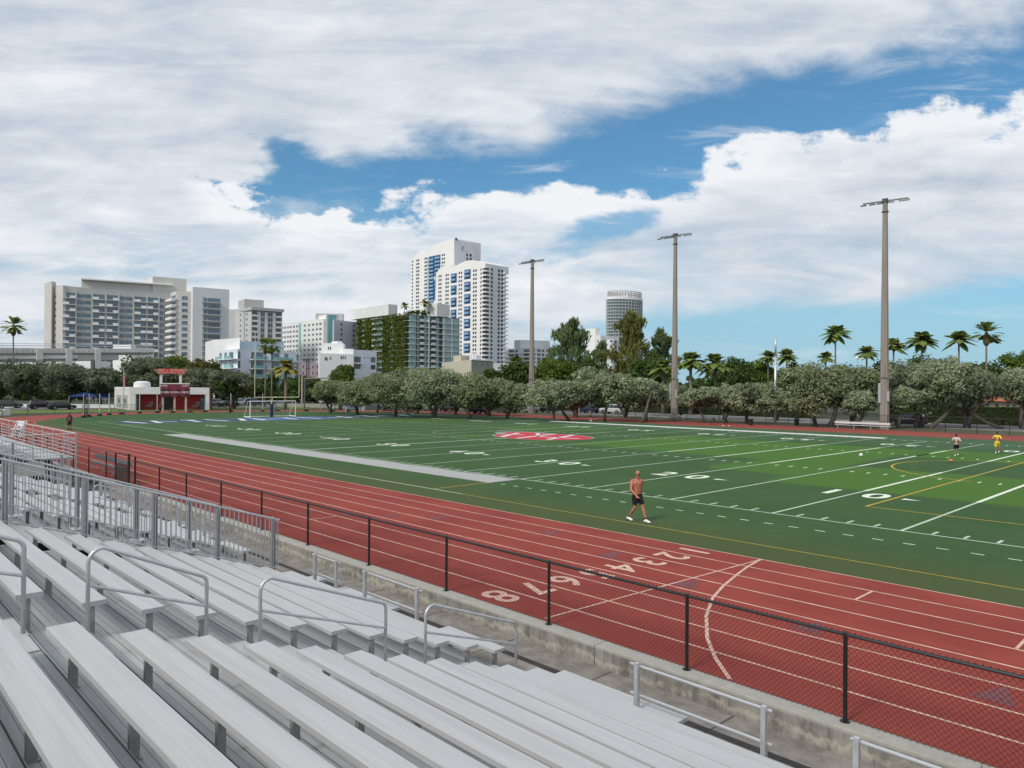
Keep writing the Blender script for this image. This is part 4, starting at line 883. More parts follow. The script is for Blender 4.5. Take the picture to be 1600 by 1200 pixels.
for px in (404,415,427.5): f.part('pier',WPAN,f.U(px)-.9,f.U(px)+.7,0,zs[0]+2.7,.01,.35)
rw.flush(); rb.flush()
# ---- low aqua balcony apartments
BW=mat('bluish_white_render',(.66,.70,.76),.8,0,.04,.15)
h3=building('apartment_building','low white apartment block with aqua glass balconies behind the goal post',400,245)
volume(h3,'wall',WHITE,[(320,275),(333,262),(374,250)],0,ZAT(333,531,262)); 
volume(h3,'front_wing',BW,[(341,254),(371,240),(470,262)],0,ZAT(371,545,240)); volume(h3,'roof_box',mat('blue_grey_render',(.24,.31,.37),.8,0,.05,.2),[(362,262),(443,268)],10,ZAT(400,533,262),8)
f=Face(371,240,470,262,h3); fl=Face(341,254,371,240,h3); rw=Rep(h3,'window',GLASSB); rb=Rep(h3,'glass_balcony',AQUA); rs=Rep(h3,'slab',WPAN); zs=floors(f.Z(371,545)-3.3,3.05,2)
for z_ in zs:
    for a_,b2_ in ((369.5,375),(392,398),(400,411),(424,436),(444,450),(463,469)): rw.add(lambda m: f.ob(m,f.U(max(a_,371.2)),f.U(b2_),z_+.1,z_+2.5,.01,.08))
    rb.add(lambda m: f.ob(m,f.U(390),f.U(414),z_+.1,z_+1.1,1.6,1.65)); rb.add(lambda m: f.ob(m,f.U(422),f.U(453),z_+.1,z_+1.1,1.6,1.65)); rs.add(lambda m: f.ob(m,f.U(389),f.U(455),z_-.15,z_+.08,0,1.8)); rs.add(lambda m: f.ob(m,f.U(461),f.U(470),z_-.15,z_+.08,0,1.2))
    for a_,b2_ in ((342.5,346),(350.5,354),(358,364)): rw.add(lambda m: fl.ob(m,fl.U(a_),fl.U(b2_),z_+.1,z_+2.4,.01,.08))
    rb.add(lambda m: fl.ob(m,.5,fl.U(352),z_+.1,z_+1.1,1.4,1.45)); rb.add(lambda m: fl.ob(m,fl.U(356),fl.U(367),z_+.1,z_+1.1,1.4,1.45)); rs.add(lambda m: fl.ob(m,0,fl.L,z_-.15,z_+.08,0,1.6))
for r_ in (rw,rb,rs): r_.flush()
# ---- white hotel with aqua strips
AQP=mat('aqua_paint',(.22,.50,.49),.7,0,.05,.2); LAV=mat('lavender_shade_render',(.54,.56,.64),.8,0,.04,.1)
h4=building('hotel_building','white hotel with rows of square windows and pale aqua strips',505,418)
volume(h4,'wall',WHITE,[(440,452),(505,418),(519,424)],0,ZAT(505,498,418)); volume(h4,'right_wall',LAV,[(521,420),(557,434)],24,ZAT(540,501,425)); volume(h4,'stair_tower',WHITE,[(497,430),(509,418),(528,424)],0,ZAT(509,491,418))  # lavender of the right wall paints in its shaded side
ft=Face(509,418,528,424,h4); ft.part('aqua_strip',AQP,ft.U(511.5),ft.U(524),0,ft.Z(515,491.5),.02,.3); f=Face(440,452,505,418,h4); f.part('aqua_strip',AQP,f.U(466.5),f.U(469.5),0,f.Z(468,505),.02,.3)
volume(h4,'roof_equipment',GREYR,[(492,436),(535,438)],5,ZAT(515,489.5,436),20)
rw=Rep(h4,'window',mat('grey_window',(.10,.12,.14),.3,0,.4,.6,island=.4)); zs=floors(f.Z(505,498)-3.3,2.93,8)
cols=C(f,(440.5,442),(443.5,446),(448,450.5),(452,454.8),(457,459.8),(461.8,464.8),(474,477),(480.5,483.5),(487,490),(493,495.8),(498.2,501.6)); windows(f,rw,cols,zs,1.15)
fr=Face(521,420,557,434,h4); windows(fr,rw,C(fr,(531.5,534),(550.5,553)),zs,1.3); ft2=ft; windows(ft,rw,C(ft,(524.5,526.5)),zs,1.6,.3); rw.flush()
# ---- small white block, pink block with pole
h5=building('apartment_building','low stepped white house block, sunlit left part, below the white hotel',520,228)
volume(h5,'wall',WHITE,[(497,236),(499,224),(552,228)],0,ZAT(499,552,224)); volume(h5,'upper_wall',WHITE,[(503,232),(536,233)],8,ZAT(503,536,232)); volume(h5,'stair_box',WHITE,[(526,236),(534,237)],5,ZAT(530,533,236)); volume(h5,'middle_wall',WHITE,[(535.5,231),(552,231.5)],8,ZAT(543,545,231))
volume(h5,'right_wing',BW,[(552,234),(588,240)],12,ZAT(570,547,236)); f=Face(499,224,552,228,h5); fr=Face(552,234,588,240,h5); rw=Rep(h5,'window',GLASS)  # bluish tone of the right wing paints in its shade
for (F_,a_,b2_,y0,y1) in ((f,507,511,558,563),(f,515,516.5,557,562),(f,532,534,556,561),(f,535.5,536.7,556,561),(f,538.5,539.7,556,561),(fr,553,563,557,566),(fr,579,586,558,566),(fr,568,570,558,559.5),(fr,573.5,575.5,558,559.5),(fr,553,563,569,576),(fr,579,586,570,577)): rw.add(lambda m: F_.ob(m,F_.U(a_),F_.U(b2_),F_.Z(a_,y1),F_.Z(a_,y0),.01,.08))
fu=Face(503,232,536,233,h5); rw.add(lambda m: fu.ob(m,fu.U(512),fu.U(513.5),fu.Z(512,546.5),fu.Z(512,541.5),.01,.1)); rw.add(lambda m: fu.ob(m,fu.U(515),fu.U(516.5),fu.Z(512,546.5),fu.Z(512,541.5),.01,.1))
fr.part('canopy',WPAN,fr.U(552),fr.U(565),fr.Z(552,568.5),fr.Z(552,566.5),0,1.2)
h6=building('apartment_building','small mauve block behind the utility pole, right of the goal post',484,235)
volume(h6,'wall',mat('mauve_render',(.30,.24,.27),.85,0,.08,.2),[(469,240),(500,238)],10,ZAT(484,567,238)); f=Face(469,240,500,238,h6); rw=Rep(h6,'window',GLASS)
for a_ in (473,488,495):
    for y in (571,581): rw.add(lambda m: f.ob(m,f.U(a_),f.U(a_+1.6),f.Z(a_,y+4),f.Z(a_,y),.01,.08))
t=thing('utility_pole','brown double utility pole with crossarms and wires right of the goal post','utility pole',XY(481,205)); m=MB(); WD=mat('dark_wood',(.045,.03,.022),.9,0,.2,4.)
for s in (-.7,.5): m.tube([(s,0,0),(s,0,ZAT(481,560,205))],.16,6)
part(m,'pole',WD,t); m=MB(); zt=ZAT(481,562,205); m.box(-3.6,3.0,-.08,.08,zt,zt+.2); m.box(-1.2,1.2,-.08,.08,zt-2.6,zt-2.4); part(m,'crossarm',WD,t)
# ---- green wall building
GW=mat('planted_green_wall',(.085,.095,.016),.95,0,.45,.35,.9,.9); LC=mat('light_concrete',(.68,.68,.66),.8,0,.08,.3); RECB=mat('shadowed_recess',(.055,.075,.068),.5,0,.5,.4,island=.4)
h7=building('apartment_building','glass apartment block with climbing plants covering its left facade',637,386)
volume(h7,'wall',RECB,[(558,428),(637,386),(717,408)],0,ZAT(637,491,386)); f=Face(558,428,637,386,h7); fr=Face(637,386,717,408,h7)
zs=floors(fr.Z(637,491.5)-3.08,3.08,6); rb=Rep(h7,'balcony',LC); rg=Rep(h7,'glazing',mat('green_glazing',(.17,.29,.29),.12,0,.35,.25,island=.4,spec=.9)); rs=Rep(h7,'floor_slab',LC); 
for i,z_ in enumerate(zs):
    rs.add(lambda m: fr.ob(m,0,fr.L,z_-.3,z_,-.5,1.5)); rs.add(lambda m: f.ob(m,0,f.L,z_-.22,z_,-.5,1.1))
    for a_,b2_ in ((638.5,648),(651,654),(662,666),(680,685),(692,702),(704.5,716)): rg.add(lambda m: fr.ob(m,fr.U(a_),fr.U(b2_),z_+.02,z_+2.7,.01,(.9 if a_ in(638.5,692,704.5) else .2)))
    for a_,b2_ in ((653.5,659.5),(671.5,677.5)): rb.add(lambda m: fr.ob(m,fr.U(a_),fr.U(b2_),z_,z_+1.15,1.3,1.6))
    for a_,b2_ in ((565,570),(587,602),(612,618)): rg.add(lambda m: f.ob(m,f.U(a_),f.U(b2_),z_+.05,z_+1.15,.95,1.05))
    for a_,b2_ in ((568,574),(583,588)): rb.add(lambda m: f.ob(m,f.U(a_),f.U(b2_),z_+.0,z_+.9,.9,1.15))
for px in (667.8,703.2,690.8): fr.part('pier',LC,fr.U(px)-.35,fr.U(px)+.35,0,zs[0]+3,.01,1.3)
for r_ in (rb,rg,rs): r_.flush()
volume(h7,'roof_wall',LC,[(545,436),(606,404),(620,408)],0,ZAT(606,475,404),ZAT(606,492,404)); volume(h7,'roof_pavilion',LC,[(665,400),(682,396),(702,402)],0,ZAT(682,474,396),ZAT(682,494,396))
# plant mass on the green wall: leafy strips
def profile(f,name,mt,pts,th,d0=0.02,**k):          # outline on a facade plane, given as sight lines, th metres thick
    L_=f.root.location; A=[f.a+f.u*f.U(x)+f.n*d0+Vector((0,0,f.Z(x,y)))-L_ for x,y in pts]; B=[q-f.n*th for q in A]; n=len(A); m=MB()
    m.add(A+B,[tuple(range(n)),tuple(range(2*n-1,n-1,-1))]+[(i,n+i,n+(i+1)%n,(i+1)%n) for i in range(n)]); return part(m,name,mt,f.root)
# ---- twin white towers
TW=mat('white_tower_render',(.80,.79,.77),.8,0,.03,.1); TWS=mat('tower_shade_side_render',(.68,.70,.74),.8,0,.03,.1); DKW=mat('dark_window',(.045,.052,.065),.25,0,.5,.4,island=.5)  # TWS paints in the shaded side; DKW is lifted for painted haze
BREC=mat('blue_recess',(.045,.11,.21),.5,0,.3,.3); BBAL=mat('light_blue_balcony',(.20,.36,.55),.4,0,.2,.3,island=.2)  # blues lightened to paint in distance haze
h8=building('residential_tower','taller rear one of the two white residential towers with blue balconies',712,540)
volume(h8,'wall',TW,[(641,580),(708,540),(741,552)],0,ZAT(708,392,540)); f=Face(641,580,708,540,h8); fr=Face(708,540,741,552,h8)
profile(f,'parapet',TW,[(641,408),(645,400),(655,391.5),(657.5,392.5),(660,394.5),(664,392),(672,384),(684,379),(700,374.5),(708,372.5),(708,400),(641,412)],26)
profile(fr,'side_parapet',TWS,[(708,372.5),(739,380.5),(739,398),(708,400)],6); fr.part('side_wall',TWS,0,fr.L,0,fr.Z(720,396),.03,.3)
rw=Rep(h8,'window',DKW); rb=Rep(h8,'balcony',BBAL,90); fh=2.85; zs=floors(f.Z(645,405)-2.2,fh,40)
cols=C(f,(640.8+1.6,644),(649,651),(651.7,653.7),(662,664),(664.6,666.6),(688.8,690.8),(691.8,693.8)); windows(f,rw,cols,zs[:28],1.5,.1,skip=lambda i,j: j>4 and i>9)
f.part('blue_recess',BREC,f.U(668.3),f.U(686.8),f.Z(676,432),f.Z(676,399.5),.03,.1); f.part('blue_recess',BREC,f.U(668.3),f.U(679),f.Z(676,469),f.Z(676,437),.03,.1)
for i,z_ in enumerate(floors(f.Z(676,405),fh,0)[:22]):
    rb.add(lambda m: f.ob(m,f.U(668.6),f.U(677.),z_-1.,z_+.4,.1,1.1)); 
    if i<9: rb.add(lambda m: f.ob(m,f.U(679.5),f.U(686.5),z_-.4,z_+1.,.1,1.1))
windows(fr,rw,C(fr,(726.8,729.2),(732,735)),floors(fr.Z(728,400),fh,60)[:20],1.9,.4)
fr.part('emblem',mat('grey_fin',(.2,.21,.22),.7,0,.05,1.),fr.U(720),fr.U(721),fr.Z(720,391.5),fr.Z(720,386),.3,.5); fr.part('emblem',MATS['grey_fin'],fr.U(721),fr.U(723),fr.Z(720,386),fr.Z(720,384.5),.3,.5)
m=MB(); q=XY(711,541)-h8.location; m.box(q.x-.6,q.x+.6,q.y-.6,q.y+.6,ZAT(711,375,541),ZAT(711,371.5,541)); part(m,'roof_light',DSTEEL,h8); rw.flush(); rb.flush()
h9=building('residential_tower','nearer front one of the two white residential towers with rounded corner balconies',757,484)
volume(h9,'wall',TW,[(680,520),(757,484),(789,496)],0,ZAT(757,415,484)); f=Face(680,520,757,484,h9); fr=Face(757,484,789,496,h9)
profile(f,'parapet',TW,[(680,430),(680,427),(685,420),(692,415),(703,413),(704,416.5),(709,417),(716,412),(725,408),(735,406.5),(745,407),(757,411),(757,420),(680,433)],22)
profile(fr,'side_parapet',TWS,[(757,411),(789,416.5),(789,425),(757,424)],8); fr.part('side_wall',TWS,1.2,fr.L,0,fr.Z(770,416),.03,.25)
rw=Rep(h9,'window',DKW); rb=Rep(h9,'blue_balcony',BBAL,30); rc=Rep(h9,'corner_balcony',TW,60); fh=2.8; zs=floors(f.Z(745,419.5)-1.8,fh,16)
cols=C(f,(684,685.8),(686.8,688.8),(695,697),(698,700),(715.5,717.5),(718.8,720.8),(738,740.3),(741.5,743.8),(749.5,751.5)); windows(f,rw,cols,zs,1.5,.1)
bk=[(703.3,712.5),(724.2,734.2)]
z_=f.Z(728,421); i=0
while z_>12:
    for q,(a_,b2_) in enumerate(bk):
        zo=z_-(1.2 if q==0 else 0); f.part('blue_recess',BREC,f.U(a_),f.U(b2_),zo-2.36*fh,zo,.03,.1)
        for e in (0,1): rb.add(lambda m: f.ob(m,f.U(a_+2.2),f.U(b2_-1.2),zo-fh*(e+.9),zo-fh*(e+.35),.1,1.2))
    z_-=3*fh
for z_ in zs:
    rc.add(lambda m: (f.ob(m,f.U(753),f.L+.9,z_-1.15,z_-.1,.0,1.6),fr.ob(m,-.9,fr.U(762.5),z_-1.15,z_-.1,0,1.6)))
    rw.add(lambda m: (f.ob(m,f.U(753),f.L,z_-.1,z_+1.5,.01,.06),fr.ob(m,0,fr.U(762.5),z_-.1,z_+1.5,.01,.3)))
    rc.add(lambda m: fr.ob(m,fr.U(784.5),fr.L+1.2,z_-1.0,z_-.1,.3,1.6))
windows(fr,rw,C(fr,(765.5,768.3),(776.5,779.5),(781.5,784.6)),zs,1.7,.35)
for r_ in (rw,rb,rc): r_.flush()
# ---- low cream block, small white block, distant block
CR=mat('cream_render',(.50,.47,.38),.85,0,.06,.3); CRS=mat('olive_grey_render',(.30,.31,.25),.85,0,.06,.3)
h=building('apartment_building','low cream block with roof huts below the white towers',736,205)
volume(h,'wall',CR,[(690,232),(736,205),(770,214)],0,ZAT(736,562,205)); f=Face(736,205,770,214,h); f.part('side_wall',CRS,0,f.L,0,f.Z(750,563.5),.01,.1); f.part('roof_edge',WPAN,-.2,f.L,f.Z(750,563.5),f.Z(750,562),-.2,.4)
volume(h,'roof_hut',CR,[(708,222),(720,218),(734,221)],0,ZAT(720,555,218)); volume(h,'roof_hut',LAV,[(741,216),(752,217)],4,ZAT(745,555,216)); rw=Rep(h,'window',GLASS)
for a_ in (742,752,760.5): rw.add(lambda m: f.ob(m,f.U(a_),f.U(a_+1.8),f.Z(a_,571),f.Z(a_,568.5),.1,.16))
for a_,b2_ in ((739,741),(743,744)): m=MB(); q=XY(a_,214)-h.location; m.tube([(q.x,q.y,10),(q.x,q.y,ZAT(a_,552,214))],.2,6); part(m,'roof_vent',WPAN,h)
h=building('apartment_building','small plain white block right of the cream block',785,240); volume(h,'wall',WHITE,[(769,240),(801,243)],12,ZAT(785,567.5,240)); f=Face(769,240,801,243,h)
for a_ in (778,792.5): f.part('window',GLASS,f.U(a_),f.U(a_+2.4),f.Z(a_,576),f.Z(a_,573),.01,.08)
h=building('apartment_building','distant white apartment block with long balconies behind the left floodlight pole',830,520)
volume(h,'wall',PALE,[(793,540),(837,520),(860,530)],0,ZAT(837,543,520)); volume(h,'upper_wall',PALE,[(803,536),(812,531),(859,538)],0,ZAT(830,531.5,533)); f=Face(793,540,837,520,h); fr=Face(837,520,860,530,h); rw=Rep(h,'window_band',mat('grey_blue_window',(.09,.11,.13),.3,0,.3,.3)); rs=Rep(h,'balcony_slab',WPAN)
for z_ in floors(f.Z(837,544)-2.6,2.9,8):
    for F_,a_,b2_ in ((f,795,803),(f,805,809),(f,818,827),(f,829,835),(fr,839,844),(fr,846,850),(fr,853,857)): rw.add(lambda m: F_.ob(m,F_.U(a_),F_.U(b2_),z_+.2,z_+1.9,.01,.1))
    rs.add(lambda m: f.ob(m,0,f.L,z_-.9,z_+.1,.1,1.2))
rw.flush(); rs.flush()
h=building('apartment_building','very distant pale block seen just right of the white towers',786,640); volume(h,'wall',PALE,[(784,640),(795,645)],12,ZAT(790,546,640)); f=Face(784,640,795,645,h)
for z_ in floors(f.Z(790,549),3,12): f.part('window_band',MATS['grey_blue_window'],f.U(786),f.U(793),z_-1.3,z_,.01,.1)
# ---- white block right + oval tower
h=building('apartment_building','white stucco building with small windows in front of the oval glass tower',938,345)
volume(h,'wall',WHITE,[(917,352),(938,342),(966,350)],0,ZAT(938,524,342)); volume(h,'roof_tank',TW,[(914,350),(930,345),(937,347)],0,ZAT(930,513,345)); volume(h,'right_wing',TWS,[(948,340),(958,337),(970,341)],0,ZAT(958,530,337)); f=Face(917,352,938,342,h); fr=Face(948,340,958,337,h); fq=Face(958,337,970,341,h)
for a_,y in ((925.5,534),(933.4,533),(925.5,544),(933,552)): f.part('window',DKW,f.U(a_),f.U(a_+1.4),f.Z(a_,y+3.5),f.Z(a_,y-2),.01,.1)
for y in (533.5,543,553): fr.part('window',DKW,fr.U(953),fr.U(956.5),fr.Z(953,y+1),fr.Z(953,y-2),.01,.1); fq.part('window',DKW,fq.U(960),fq.U(963),fq.Z(960,y+2),fq.Z(960,y-1.5),.01,.1)
h=thing('glass_tower','oval glass high-rise with a ring frame crown rising behind the trees','building',XY(976,690)); D=690; L_=h.location
c=XY(975,700)-L_; rt2=Vector((RT.x,RT.y,0)).normalized(); fw2=Vector((FW.x,FW.y,0)).normalized(); al=R(28)
ax=rt2*math.cos(al)+fw2*math.sin(al); ay=fw2*math.cos(al)-rt2*math.sin(al); RX,RY=19.5,11.
def ovl(s=1.,n=36): return [tuple((c+ax*RX*s*math.cos(2*math.pi*i/n)+ay*RY*s*math.sin(2*math.pi*i/n))[:2]) for i in range(n)]
zt=ZAT(976,467,690); m=MB(); m.prism(ovl(.96),0,zt); part(m,'glass_wall',mat('tower_glazing',(.12,.19,.19),.15,0,.3,.12,spec=.8),h)
rs=Rep(h,'floor_ring',mat('pale_floor_ring',(.42,.45,.44),.6,0,.05,.1)); z_=zt-3
while z_>20: rs.add(lambda m: m.prism(ovl(1.02),z_,z_+.75)); z_-=3.05
rs.flush(); m=MB(); m.prism(ovl(1.03),zt-.5,zt+2.0); part(m,'crown_band',WPAN,h)
rm=Rep(h,'mullion',MATS['pale_floor_ring'])
for i in range(0,36): q=ovl(1.01)[i]; rm.add(lambda m: m.box(q[0]-.22,q[0]+.22,q[1]-.22,q[1]+.22,15,zt))
rm.flush(); m=MB(); o2=ovl(.94)
for i in range(36):
    q=o2[i]; q2=o2[(i+1)%36]; m.box(q[0]-.35,q[0]+.35,q[1]-.35,q[1]+.35,zt+1,zt+7.5)
    for zz in (zt+3.2,zt+5.1,zt+7.): m.ob((q[0],q[1],zz),(q2[0]-q[0],q2[1]-q[1],0),(0,0,.7),(.3,.2,0))
part(m,'crown_frame',GREYR,h); m=MB(); q=c+ax*3; m.box(q.x-4,q.x+4,q.y-3,q.y+3,zt,zt+5.5); part(m,'plant_room',PALE,h)
m=MB(); q=c+ax*8
for e in (-2,0,1.5): m.tube([(q.x+e,q.y,zt+3),(q.x+e,q.y,zt+9)],.15,4)
part(m,'mast',WPAN,h)
# ---- house with orange tiled roof on the right
h=building('house','cream bungalow with orange tiled roof behind the silver trees on the right',1565,138)
TILE=mat('orange_roof_tile',(.42,.13,.06),.8,0,.2,3.,.5,12); volume(h,'wall',mat('peach_render',(.56,.47,.38),.85,0,.04,.4),[(1536,140),(1606,128)],9,ZAT(1570,627,134)); f=Face(1536,140,1606,128,h)
z0=ZAT(1570,627,134); m=MB(); A=f.a-f.u*.8+f.n*.8-h.location; B=f.b+f.u*.8+f.n*.8-h.location; bk=-f.n*10.6; A2=A+bk;B2=B+bk; r0=(A+A2)/2+f.u*4; r1=(B+B2)/2-f.u*4; zr=z0+1.9
v=[(*A[:2],z0),(*B[:2],z0),(*B2[:2],z0),(*A2[:2],z0),(*r0[:2],zr),(*r1[:2],zr)]; m.add(v,[(0,1,5,4),(1,2,5),(2,3,4,5),(3,0,4),(0,3,2,1)]); part(m,'roof',TILE,h)
for a_,b2_,y0,y1 in ((1556,1560,631,638),(1573,1577,632,641),(1583,1587,632,641),(1541,1545,631,638)): 
    w_=f.part('window',GLASSB,f.U(a_),f.U(b2_),f.Z(a_,y1),f.Z(a_,y0),.01,.06)
f.part('terrace_wall',WPAN,f.U(1530),f.L+4,0,f.Z(1550,643.5),1.5,1.7)
h=building('house','low house with white roof glimpsed between the silver trees left of the middle floodlight',1000,150); volume(h,'wall',WHITE,[(985,152),(1030,148)],8,3.2); volume(h,'roof',mat('white_roof',(.6,.6,.58),.7,0,.05,.5),[(980,153),(1035,147)],10,4.1,3.2)
h=building('house','low mauve garage behind the black car fence line at centre',720,170); volume(h,'wall',mat('brown_red_wall',(.13,.075,.065),.85,0,.1,.4),[(690,172),(765,165)],8,3.4); volume(h,'awning',WPAN,[(716,160),(752,158)],3,ZAT(730,620,158)+.5,ZAT(730,626,158))
# ---- elevated road on the left
BC=mat('bridge_concrete',(.60,.585,.56),.85,0,.12,.15); BCD=mat('bridge_underside',(.42,.41,.39),.85,0,.15,.2)
t=thing('elevated_road','long grey concrete elevated road with piers crossing in front of the slab hotel','bridge',XY(100,240)); 
def bf(x0,D0,x1,D1,name,mt,y0,y1,d0,d1):
    F_=Face(x0,D0,x1,D1,t); m=MB(); L_=t.location; A=F_.a-L_;B=F_.b-L_; za0,za1=ZAT(x0,y0[0],D0),ZAT(x0,y1[0],D0); zb0,zb1=ZAT(x1,y0[1],D1),ZAT(x1,y1[1],D1); n=F_.n
    vs=[A+n*d0+Vector((0,0,za1)),B+n*d0+Vector((0,0,zb1)),B+n*d0+Vector((0,0,zb0)),A+n*d0+Vector((0,0,za0))]; vs+=[v_-n*(d0-d1) for v_ in vs]
    m.add(vs,[(0,1,2,3),(7,6,5,4),(0,4,5,1),(1,5,6,2),(2,6,7,3),(3,7,4,0)]); return part(m,name,mt,t)
bf(-60,225,240,262,'parapet',BC,(543,545),(552.5,550.5),0,-9); bf(-60,225,240,262,'deck',BCD,(552.5,550.5),(556,553.5),-.8,-8.5)
bf(-60,225,120,246,'lower_parapet',BC,(556.4,555),(562.5,560),0.3,-7); bf(-60,225,120,246,'lower_beam',BCD,(562.5,560),(567,564),-.5,-6.5)
bf(120,246,185,255,'side_beam',BCD,(555,554.5),(563.5,562.5),.1,-7)
for i in range(10): bf(-60,225,240,262,'handrail',mat('pale_rail',(.45,.48,.52),.5,.3,.05,1.),(538.5+i*.0,541.2),(539.6,542.0),-1,-1.2) if i==0 else None
bf(-60,225,240,262,'handrail',MATS['pale_rail'],(535.3,538.5),(536,539.1),-1,-1.2)
for px in (-20,61,107,152): 
    F_=Face(-60,225,240,262,t); u=F_.U(px); m=MB(); F_.ob(m,u-.9,u+.9,-.1,F_.Z(px,545.5),-1,.9); part(m,'pier',BC,t)
for i in range(26):
    px=-30+i*8; F_=Face(-60,225,240,262,t); u=F_.U(px); m=MB(); F_.ob(m,u-.12,u+.12,F_.Z(px,552),F_.Z(px,545.8),.0,.12); part(m,'joint',BCD,t)
h=building('warehouse','white windowless wall below the elevated road, left of the scoreboard house',135,235); volume(h,'wall',WHITE,[(118,236),(146,234),(172,240)],0,ZAT(146,564,234)); f=Face(118,236,146,234,h); f.part('drain_pipe',DSTEEL,f.L-.7,f.L+.5,0,f.Z(144,562),.02,.5)
h=building('apartment_building','low white structures beyond the elevated road in front of the slab hotel',205,300); volume(h,'wall',WPAN,[(176,300),(204,296),(212,300)],0,ZAT(204,538,296)); volume(h,'right_wall',PALE,[(204,304),(240,310)],10,ZAT(220,543,305))
# ---- clubhouse, scoreboard, flag
h=building('clubhouse','white scoreboard house with red recessed front and blue doors on the far bend',255,141)
CW=mat('clubhouse_white',(.66,.66,.66),.8,0,.05,.5); REDP=mat('red_paint',(.36,.012,.014),.6,0,.08,1.); BLP=mat('blue_door_paint',(.07,.14,.24),.6,0,.08,1.)
f=Face(211.5,139,327,143,h); fl=Face(179,152,204,139.5,h); zt=f.Z(260,605.3)
volume(h,'side_wall',mat('clubhouse_cream',(.56,.55,.51),.8,0,.05,.5),[(179,152),(204,139.4)],.3,zt); volume(h,'rear_wall',REDP,[(211,141.2),(326,145)],7,zt-.4); volume(h,'roof',CW,[(179,152),(204,139),(327,143)],0,zt,zt-.35)
m=MB(); L_=h.location; a_=f.a-L_; 
f.part('corner_pier',CW,-.9,f.U(212),-.05,zt,-1.9,.02); f.part('right_pier',CW,f.U(321.5),f.L,-.05,zt,-1.9,.02); f.part('fascia',CW,-.9,f.L,f.Z(260,616),zt+.003,-1.9,.05)
fb=Face(211,141.2,326,145,h)
for a_,b2_ in ((212.5,218.5),(313.5,320.5)): d_=fb.part('door',BLP,fb.U(a_),fb.U(b2_),0,fb.Z(a_,620),.01,.12); fb.part('door_window',WPAN,fb.U(a_+2),fb.U(a_+4),fb.Z(a_,625.5),fb.Z(a_,623.5),.12,.16)
fb.part('gate_opening',BLK,fb.U(256.5),fb.U(269.5),0,fb.Z(260,621),.01,.06)
for a_ in (227,300): # grey team mark on the red wall: simple swoosh of three slabs
    m=MB()
    for q in ((0,0,4.5,.9),(1.2,1.0,4.4,.8),(3.2,1.9,2.4,1.6)): fb.ob(m,fb.U(a_)+q[0]*.25,fb.U(a_)+(q[0]+q[2])*.25,.5+q[1]*.3,.5+(q[1]+q[3])*.3,.02,.07)
    part(m,'team_mark',mat('mark_grey',(.28,.24,.23),.7,0,.1,2.),h)
for a_ in (182.5,192): fl.part('wall_panel',mat('panel_grey',(.33,.33,.31),.7,0,.2,2.),fl.U(a_),fl.U(a_+7.5),.3,fl.Z(a_,617),.01,.06); fl.part('painted_crest',mat('crest_grey',(.12,.13,.11),.7,0,.3,3.),fl.U(a_+2.5),fl.U(a_+5.5),1.2,2.1,.07,.1)
m=MB(); q=XY(222,146)-L_; m.tube([(q.x,q.y,zt-.5),(q.x,q.y,zt+.9),(q.x,q.y,zt+1.2)],[1.6,1.5,.9],16); part(m,'roof_dome',CW,h)
t=thing('scoreboard','maroon scoreboard on four pale posts in front of the clubhouse','scoreboard',XY(272,134)); F_=Face(250.5,133,296.5,134.5,t); MAR=mat('maroon_panel',(.16,.022,.045),.5,0,.1,1.)
zb0,zb1=F_.Z(273,619.5),F_.Z(273,600); F_.part('panel',MAR,0,F_.L,zb0,zb1,-.25,0); F_.part('top_strip',WPAN,0,F_.L,zb1,zb1+.15,-.28,.03)
for a_ in (252.5,271,288.7): F_.part('post',mat('pale_post',(.42,.36,.32),.8,0,.08,1.),F_.U(a_),F_.U(a_+3),-.1,zb0+.2,-.7,-.27)
for a_ in (252.6,261.5,276.5,288.8):
    for y in (607.6,616): 
        for q in (0,3.2): F_.part('digit_window',BLK,F_.U(a_+q),F_.U(a_+q+2.6),F_.Z(a_,y+3.6),F_.Z(a_,y),.0,.04)
rot=math.atan2(F_.u.y,F_.u.x); 
def sgn(s_,px,py,sz,mt_,F2,par,sx=1.):
    o=F2.a+F2.u*F2.U(px)+F2.n*.06-par.location; return text('lettering',s_,mt_,(o.x,o.y,F2.Z(px,py)),(math.pi/2,0,rot),sz,par,sx=sx,ext=.01)
WL=mat('white_lettering',(.72,.70,.70),.6,0,.03,2.)
for s_,px,py in (('HOME',256,602.8),('GUEST',290,602.8),('DOWN',256,613),('TO GO',265,613),('BALL ON',281,613),('QTR',291,613)): sgn(s_,px,py,.5,WL,F_,t,.9)
t2=thing('name_sign','red name sign with pale lettering raised on two white posts above the scoreboard','sign',XY(266,135)); F2=Face(246,134.5,288,135.8,t2); SR=mat('sign_red',(.50,.035,.025),.5,0,.06,1.)
F2.part('panel',SR,0,F2.L,F2.Z(266,584.3),F2.Z(266,576.2),-.3,0)
for a_ in (249,279.5): F2.part('post',CW,F2.U(a_),F2.U(a_+4),3.5,F2.Z(266,584),-.6,-.2)
SL=mat('sign_lettering',(.74,.45,.40),.6,0,.03,2.)
sgn('ROBERT L. REINHARDT',267,578.7,.62,SL,F2,t2,.86); sgn('MEMORIAL FIELD HOUSE',267,582.3,.50,SL,F2,t2,.86)
t=thing('flagpole','thin flagpole with a drooping striped flag beside the clubhouse','flagpole',XY(193,136)); m=MB(); m.tube([(0,0,0),(0,0,ZAT(193,573,136))],[.07,.04],8); part(m,'pole',GALV,t); zf=ZAT(193,584,136)
FR=mat('flag_red',(.42,.10,.11),.8,0,.1,3.); FWh=mat('flag_white',(.6,.56,.56),.8,0,.05,3.); m=MB()
fm_=MB()
